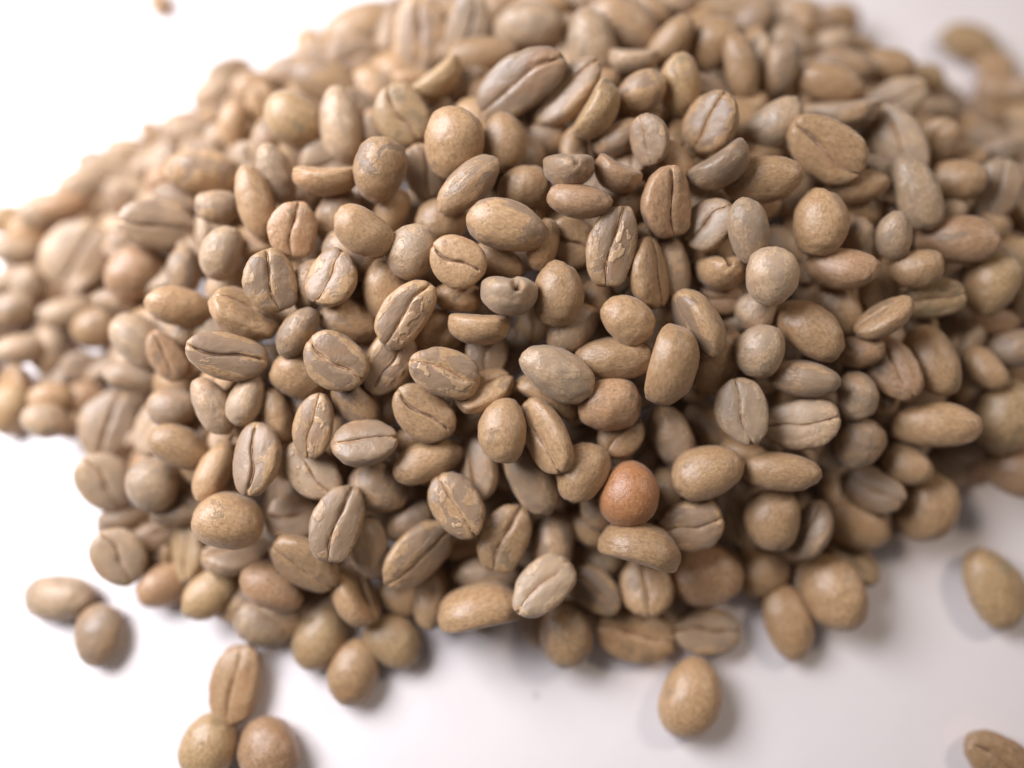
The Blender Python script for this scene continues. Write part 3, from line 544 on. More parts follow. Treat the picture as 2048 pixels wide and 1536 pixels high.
52.4 6.2 21.1 0.220 -0.811 0.528 -0.121 9.4 6.7 4.3 1 t 00|tan bean, back up, leaning left, below the upright smooth bean upper right
54.8 -0.8 21.5 0.210 -0.958 -0.024 -0.193 7.4 5.1 4.0 12 o 00|reddish brown bean, back up, level, above left of the long tan right bean
60.4 -3.3 20.4 0.808 0.219 -0.166 -0.521 10.9 7.1 4.6 16 o 10|reddish brown bean, crease up, leaning left, above left of the long tan right bean
67.3 -1.6 19.1 0.239 -0.774 0.551 -0.202 12.3 7.6 4.8 3 t 00|long tan bean, back up, leaning left, just above the long tan right bean
77.3 -2.3 16.9 0.254 -0.811 0.458 -0.261 7.8 5.1 4.0 12 t 00|tan bean, back up, leaning left, above right of the long tan right bean
82.8 1.4 16.5 0.082 -0.939 -0.110 -0.317 7.9 6.2 4.0 12 g 00|grey-green bean, back up, leaning right, above right of the long tan right bean
45.1 -5.5 22.4 0.128 -0.962 0.123 -0.208 11.0 5.7 4.0 3 g 00|grey-green bean, back up, level, above right of the wide plump lower right bean
54.3 -7.6 19.8 0.083 0.691 0.670 0.258 7.6 6.1 4.0 12 p 00|pale beige bean, back up, upright, left of the long tan right bean
79.1 -6.5 8.9 0.155 -0.823 0.517 -0.180 12.2 6.3 4.0 12 t 00|tan bean, back up, leaning left, just above right of the long tan right bean
81.6 -9.3 13.1 0.074 0.759 0.595 0.254 12.4 9.5 6.1 2 y 00|large yellowish bean, back up, upright, right of the long tan right bean
84.7 -17.9 8.9 0.248 -0.893 0.241 -0.288 10.1 8.3 5.3 8 o 00|reddish brown bean, back up, leaning left, below right of the long tan right bean
-89.7 -5.6 3.2 0.381 -0.674 -0.608 0.174 9.5 7.2 4.6 15 y 00|yellowish bean, back up, upright, well below left of the big creased bean at far left
-80.4 -8.7 7.4 0.039 0.938 -0.096 -0.332 7.6 6.0 4.0 15 p 00|pale beige bean, back up, leaning left, well below the big creased bean at far left
-78.3 -8.6 3.4 0.188 -0.927 -0.009 0.325 6.3 4.9 4.0 3 g 00|small grey-green bean, back up, level, well below the big creased bean at far left
-80.9 -4.2 5.8 0.212 -0.939 -0.010 0.270 7.9 5.6 4.0 10 t 00|small tan bean, back up, level, below the big creased bean at far left
-77.4 -3.4 2.7 0.102 -0.948 -0.214 0.211 7.5 5.9 4.0 2 o 00|small reddish brown bean, back up, leaning right, below the big creased bean at far left
-70.3 -8.9 5.5 0.768 0.167 0.084 0.613 12.2 9.6 6.1 15 g 10|large grey-green bean, crease up, upright, below left of the wide creased bean far left
-54.8 -8.6 16.3 0.038 -0.985 -0.035 0.164 7.9 6.5 4.1 3 g 00|grey-green bean, back up, level, below left of the wide creased bean far left
-46.5 -9.5 20.7 0.059 0.848 -0.439 -0.292 9.6 5.4 4.0 1 p 00|pale beige bean, back up, leaning left, just below the wide creased bean far left
-41.3 -8.7 21.3 0.131 -0.801 -0.578 0.081 8.4 5.0 4.0 17 p 00|pale beige bean, back up, leaning right, below right of the wide creased bean far left
-53.2 -15.0 16.0 0.102 -0.946 0.229 0.204 9.8 6.5 4.1 10 t 00|tan bean, back up, leaning left, above left of the plump bean at left front
-68.7 -19.4 7.2 0.851 0.037 0.281 -0.443 10.8 8.4 5.4 3 p 10|pale beige bean, crease up, leaning left, left of the plump bean at left front
-58.6 -20.3 11.3 0.240 -0.663 -0.694 0.146 9.1 8.2 5.3 4 p 00|roundish pale beige bean, back up, above left of the plump bean at left front
-47.1 -18.9 15.8 0.069 -0.811 -0.568 0.126 10.4 5.2 4.0 7 t 00|tan bean, back up, leaning right, just above the plump bean at left front
-39.0 -17.9 20.9 0.733 -0.012 -0.063 0.677 11.3 7.1 4.5 4 m 10|mottled grey-tan bean, crease up, upright, above right of the plump bean at left front
-43.9 -26.8 16.4 0.077 0.976 -0.054 -0.198 10.5 8.7 5.6 8 t 00|large tan bean, back up, level, left of the upright creased bean lower left
-45.0 -31.0 7.8 0.916 -0.328 0.127 0.190 11.0 7.8 5.0 1 g 10|grey-green bean, crease sideways, level, just below the plump bean at left front
-59.7 -27.5 3.4 0.941 0.059 0.243 0.229 8.8 5.0 4.0 16 g 10|grey-green bean, crease up, leaning right, just left of the plump bean at left front
-55.7 -24.7 7.1 0.074 -0.988 -0.048 0.130 9.1 4.0 4.0 14 g 00|small grey-green bean, back up, level, just left of the plump bean at left front
-66.8 -24.9 2.8 0.013 -0.955 -0.116 0.272 8.5 4.9 4.0 3 g 00|small grey-green bean, back up, level, left of the plump bean at left front
-64.4 -31.7 7.7 0.850 -0.001 0.235 -0.471 9.9 8.0 5.1 3 p 10|pale beige bean, crease up, leaning left, well left of the upright creased bean lower left
-54.4 -30.9 4.6 0.655 -0.114 -0.168 0.728 9.8 6.1 4.0 1 y 10|yellowish bean, crease sideways, upright, just below left of the plump bean at left front
-58.2 -36.1 3.1 0.149 -0.935 -0.141 0.288 9.1 7.0 4.5 8 o 00|reddish brown bean, back up, leaning right, below left of the plump bean at left front
-49.5 -37.2 5.2 0.062 -0.915 -0.372 0.146 10.2 7.1 4.5 2 y 00|yellowish bean, back up, leaning right, below the plump bean at left front
-76.1 -38.1 2.4 0.016 -0.999 0.028 -0.035 11.8 7.6 4.9 0 p 00|pale beige bean, back up, level, well below left of the plump bean at left front
-68.5 -44.1 2.4 0.037 -0.673 -0.738 0.033 10.1 7.7 4.9 14 g 00|grey-green bean, back up, upright, well below left of the plump bean at left front
-37.3 -10.3 18.2 0.023 0.795 -0.592 -0.132 9.6 4.8 4.0 1 t 00|tan bean, back up, upright, below right of the wide creased bean far left
-30.2 -13.0 22.4 0.766 0.078 -0.140 0.623 10.1 6.1 4.0 3 m 11|mottled grey-tan bean, crease up, upright, above the upright creased bean lower left
-24.2 -9.2 20.7 0.112 -0.894 0.410 0.146 9.1 5.9 4.0 8 m 00|mottled grey-tan bean, back up, leaning left, below left of the flaky bean left of centre
-22.3 -15.6 22.1 0.988 -0.136 0.033 0.067 9.7 7.3 4.7 2 g 10|grey-green bean, crease up, level, above the upright creased bean lower left
-13.5 -11.1 22.6 0.932 0.151 0.082 -0.321 10.7 7.8 5.0 4 t 10|large tan bean, crease up, leaning left, below the flaky bean left of centre
-13.0 -17.7 18.4 0.020 -0.978 -0.202 0.055 11.6 6.1 4.0 17 t 00|tan bean, back up, leaning right, above right of the upright creased bean lower left
-5.7 -18.6 16.3 0.633 -0.111 -0.234 0.730 10.4 7.0 4.5 10 g 10|grey-green bean, crease up, upright, below left of the smooth pale centre bean
-1.4 -14.1 23.9 0.009 -0.719 -0.691 -0.075 9.7 7.2 4.6 7 t 00|tan bean, back up, upright, below left of the smooth pale centre bean
-31.1 -19.2 17.7 0.910 0.076 0.082 -0.400 10.8 7.2 4.6 6 p 11|pale beige bean, crease up, leaning left, above left of the upright creased bean lower left
-21.2 -21.2 14.6 0.127 -0.972 0.173 0.099 9.6 8.2 5.2 6 g 00|grey-green bean, back up, leaning left, just above right of the upright creased bean lower left
-26.6 -27.3 18.3 0.782 0.134 0.109 0.599 11.9 7.7 5.0 0 g 10|long grey-green bean, crease up, upright, right of the plump bean at left front
-35.0 -25.8 12.0 0.993 -0.028 0.108 -0.030 8.9 7.4 4.8 13 g 10|grey-green bean, crease up, level, just left of the upright creased bean lower left
-32.6 -33.1 12.5 0.885 0.323 0.064 -0.329 11.7 7.8 5.0 15 t 10|tan bean, crease sideways, leaning left, just below left of the upright creased bean lower left
-22.9 -30.4 11.2 0.136 -0.601 -0.786 -0.044 10.2 6.5 4.2 5 g 00|grey-green bean, back up, upright, just below right of the upright creased bean lower left
-16.5 -26.2 10.8 0.081 -0.963 -0.255 -0.027 9.1 5.6 4.0 10 g 00|grey-green bean, back up, leaning right, right of the upright creased bean lower left
-8.5 -24.6 18.0 0.873 0.051 0.034 -0.483 10.8 7.6 4.8 2 m 11|large mottled grey-tan bean, crease up, leaning left, above left of the pale creased front bean
-14.7 -31.5 12.6 0.895 0.240 0.146 0.345 13.2 7.9 5.0 2 m 10|long mottled grey-tan bean, crease up, leaning right, right of the upright creased bean lower left
-1.1 -29.1 14.0 0.835 0.080 0.000 0.545 11.0 7.8 5.0 0 t 10|large tan bean, crease up, leaning right, just above left of the pale creased front bean
2.9 -20.0 16.5 0.029 -0.874 0.480 0.065 12.5 6.7 4.3 1 g 00|long grey-green bean, back up, leaning left, left of the orange bean
5.0 -14.7 22.8 0.496 -0.220 -0.358 0.760 12.3 7.4 4.7 13 t 10|long tan bean, crease sideways, leaning left, just below the smooth pale centre bean
5.3 -8.3 20.5 0.241 -0.137 -0.776 0.567 10.8 5.9 4.0 18 t 00|tan bean, on its side, leaning left, just below left of the smooth pale centre bean
14.9 -9.7 22.6 0.188 -0.975 -0.121 -0.005 9.6 8.2 5.3 1 o 00|reddish brown bean, back up, level, just below right of the smooth pale centre bean
17.1 -13.5 18.8 0.885 0.008 -0.056 0.461 8.5 6.6 4.2 6 t 10|tan bean, crease up, leaning right, just above the orange bean
10.8 -19.8 19.9 0.058 -0.866 -0.497 -0.003 9.6 7.5 4.8 5 t 00|tan bean, back up, leaning right, just above left of the orange bean
17.9 -23.0 19.0 0.067 0.837 0.530 0.122 10.2 9.0 5.8 3 O 00|single bright orange bean, rounded back up, lower right of the centre
14.1 -24.0 12.9 0.089 -0.635 -0.767 -0.015 7.9 6.5 4.1 2 g 00|grey-green bean, back up, upright, just left of the orange bean
24.6 -22.0 12.3 0.130 0.758 0.616 0.168 8.3 6.2 4.0 12 t 00|tan bean, back up, upright, just right of the orange bean
25.5 -13.3 16.1 0.230 -0.825 0.495 -0.146 10.2 6.8 4.4 2 g 00|grey-green bean, back up, leaning left, just above left of the wide plump lower right bean
35.3 -10.8 22.3 0.760 0.170 -0.067 -0.623 10.4 7.7 4.9 17 p 10|pale beige bean, crease up, upright, above right of the wide plump lower right bean
30.2 -19.5 18.7 0.049 0.978 0.172 0.104 11.2 8.0 5.1 17 t 00|large tan bean, back up, leaning right, right of the orange bean
37.2 -15.9 15.3 0.130 -0.952 0.187 -0.203 7.7 4.7 4.0 0 t 00|small tan bean, back up, leaning left, above right of the wide plump lower right bean
28.1 -27.2 14.8 0.985 0.110 -0.079 0.106 10.0 7.8 5.0 5 m 10|mottled grey-tan bean, crease up, level, just below the wide plump lower right bean
36.9 -26.1 8.6 0.807 0.126 -0.077 -0.572 8.4 5.7 4.0 17 t 10|tan bean, crease up, leaning left, just below right of the wide plump lower right bean
41.7 -26.1 12.6 0.010 -0.740 -0.652 -0.165 10.0 8.7 5.6 4 t 00|tan bean, back up, upright, below right of the wide plump lower right bean
19.5 -31.2 16.3 0.009 -0.179 -0.778 0.602 12.5 9.8 6.3 19 t 00|long tan bean, on its side, level, just below the orange bean
21.9 -36.3 7.4 0.667 -0.152 -0.079 0.725 9.5 8.4 5.4 2 t 10|roundish tan bean, crease up, just below the kidney-shaped bean
6.4 -29.8 10.1 0.086 0.690 0.708 0.127 11.2 7.1 4.5 1 g 00|grey-green bean, back up, upright, just above the pale creased front bean
4.8 -36.5 13.4 0.924 -0.068 0.013 0.375 11.4 7.6 4.9 14 p 10|large pale beige bean, crease up, leaning right, left of the kidney-shaped bean
13.4 -36.9 7.0 0.943 0.008 -0.060 -0.327 10.1 6.5 4.1 3 m 10|mottled grey-tan bean, crease up, leaning left, just right of the pale creased front bean
32.0 -34.4 6.2 0.051 0.992 0.080 0.080 11.7 10.0 6.3 9 o 00|large reddish brown bean, back up, level, right of the kidney-shaped bean
42.0 -33.8 2.8 0.144 0.969 0.153 0.127 9.2 8.0 5.1 17 t 00|tan bean, back up, leaning right, left of the round bean at lower right
44.9 -12.1 19.7 0.978 0.075 -0.191 0.043 11.9 7.7 4.9 5 p 10|long pale beige bean, crease up, level, above right of the wide plump lower right bean
55.3 -14.4 16.1 0.067 -0.866 -0.484 -0.105 8.2 7.4 4.7 1 g 00|roundish grey-green bean, back up, left of the long tan right bean
67.7 -11.6 16.7 0.164 -0.953 0.014 -0.254 12.9 7.1 4.5 16 t 00|long tan bean, back up, level, well above the lone right front bean
64.4 -17.1 12.3 0.036 -0.910 0.346 -0.228 8.5 6.3 4.0 3 t 00|tan bean, back up, leaning left, just below left of the long tan right bean
78.1 -13.2 5.8 0.957 0.075 -0.236 0.151 8.3 5.6 4.0 10 p 10|pale beige bean, crease up, leaning right, just below right of the long tan right bean
81.9 -11.6 5.2 0.140 -0.732 0.660 -0.088 13.7 5.9 4.0 13 t 00|long tan bean, back up, upright, just right of the long tan right bean
79.9 -16.8 2.7 0.070 -0.979 0.018 -0.193 8.4 5.7 4.0 7 o 00|reddish brown bean, back up, level, just below right of the long tan right bean
41.6 -19.4 18.4 0.156 -0.976 0.045 -0.146 11.8 6.0 4.0 2 t 00|long tan bean, back up, level, right of the wide plump lower right bean
59.7 -21.1 10.2 0.936 0.093 -0.201 -0.275 9.3 7.1 4.5 7 g 10|grey-green bean, crease up, leaning left, below left of the long tan right bean
69.7 -23.5 6.8 0.111 0.803 0.478 0.338 11.6 9.4 6.0 9 t 00|large tan bean, back up, leaning right, below the long tan right bean
57.2 -26.1 6.4 0.192 -0.937 0.245 -0.157 11.6 8.0 5.1 3 t 00|tan bean, back up, leaning left, above the round bean at lower right
48.2 -27.8 10.8 0.808 -0.242 -0.346 0.410 10.3 6.4 4.1 6 g 10|grey-green bean, crease up, leaning right, just above the round bean at lower right
57.1 -31.3 3.4 0.848 -0.274 0.021 -0.453 11.7 6.8 4.3 1 y 10|yellowish bean, crease sideways, leaning left, just above the round bean at lower right
53.1 -37.4 5.4 0.196 -0.787 0.545 -0.212 12.2 10.1 6.3 2 t 00|large tan bean, back up, leaning left, left of the lone right front bean
46.1 -41.9 2.6 0.029 0.773 -0.633 -0.037 12.4 8.1 5.2 6 t 00|large tan bean, back up, upright, just below left of the round bean at lower right
81.0 -36.5 3.0 0.012 0.813 -0.581 -0.046 13.4 9.4 6.0 5 y 00|long yellowish bean, back up, leaning left, right of the round bean at lower right
77.6 -63.0 2.5 0.968 0.023 0.007 -0.250 11.0 8.0 5.1 5 t 10|large tan bean, crease up, leaning left, well below the lone right front bean
-48.5 -60.9 2.8 0.030 -0.817 -0.576 -0.006 10.0 8.9 5.7 3 y 00|large yellowish bean, back up, well below the plump bean at left front
-38.8 -61.5 3.0 0.020 -0.859 0.510 -0.048 10.5 9.4 6.0 14 o 00|large reddish brown bean, back up, well below the plump bean at left front
-45.0 -51.7 2.6 0.741 0.002 -0.039 0.671 12.3 8.3 5.3 9 t 10|large tan bean, crease up, upright, below the plump bean at left front
-38.4 -36.4 9.2 0.068 0.962 -0.214 -0.154 10.6 7.2 4.6 6 o 00|reddish brown bean, back up, leaning left, below right of the plump bean at left front
-41.0 -42.3 3.0 0.107 -0.964 0.150 0.189 10.1 7.3 4.6 0 p 00|pale beige bean, back up, level, below the plump bean at left front
-31.7 -44.2 2.7 0.026 -0.816 -0.576 0.024 11.4 8.6 5.5 3 y 00|large yellowish bean, back up, leaning right, below the upright creased bean lower left
-25.9 -49.7 2.6 0.017 -0.787 -0.617 0.012 10.5 8.2 5.3 7 t 00|tan bean, back up, upright, below the upright creased bean lower left
-19.7 -45.0 2.5 0.025 0.965 -0.263 -0.003 10.4 8.1 5.2 4 y 00|yellowish bean, back up, leaning left, below right of the upright creased bean lower left
-25.4 -37.7 6.9 0.727 -0.458 0.275 -0.431 10.6 8.5 5.5 11 t 10|tan bean, crease sideways, leaning left, below the upright creased bean lower left
-13.1 -37.9 4.6 0.028 0.750 0.659 -0.053 10.9 5.7 4.0 17 m 00|mottled grey-tan bean, back up, upright, left of the pale creased front bean
-4.9 -40.2 9.0 0.043 -0.076 0.815 -0.572 13.8 10.1 6.3 19 t 00|long tan bean, on its side, level, just left of the pale creased front bean
-4.0 -34.5 6.0 0.000 0.999 -0.043 -0.015 11.6 5.7 4.0 1 g 00|grey-green bean, back up, level, just left of the pale creased front bean
8.6 -43.8 4.9 0.090 0.621 0.766 0.140 10.9 8.8 5.6 11 m 00|large mottled grey-tan bean, back up, upright, just below right of the pale creased front bean
20.4 -44.1 2.7 0.993 0.047 0.024 -0.102 13.5 8.3 5.3 16 t 10|long tan bean, crease up, level, above left of the lone front bean
32.4 -43.5 2.4 0.999 -0.048 0.007 0.003 11.0 7.7 4.9 11 g 10|grey-green bean, crease up, level, above the lone front bean
29.0 -53.7 3.0 0.024 0.840 0.541 0.012 12.9 9.6 6.2 3 t 00|long tan bean, back up, leaning right, below the kidney-shaped bean
-81.4 37.3 6.5 0.336 -0.893 -0.217 0.204 9.7 6.6 4.2 2 p 00|pale beige bean, back up, leaning right, above the big creased bean at far left
-79.9 43.0 3.6 0.103 -0.960 0.077 0.250 9.8 6.2 4.0 6 g 00|grey-green bean, back up, leaning left, above the big creased bean at far left
-88.1 31.9 7.2 0.292 -0.905 -0.287 0.115 8.8 6.1 4.0 2 p 00|pale beige bean, back up, leaning right, well left of the roundish mottled creased bean
-91.2 28.1 4.4 0.295 -0.880 0.133 0.347 8.3 5.9 4.0 0 t 00|tan bean, back up, leaning left, above left of the big creased bean at far left"""
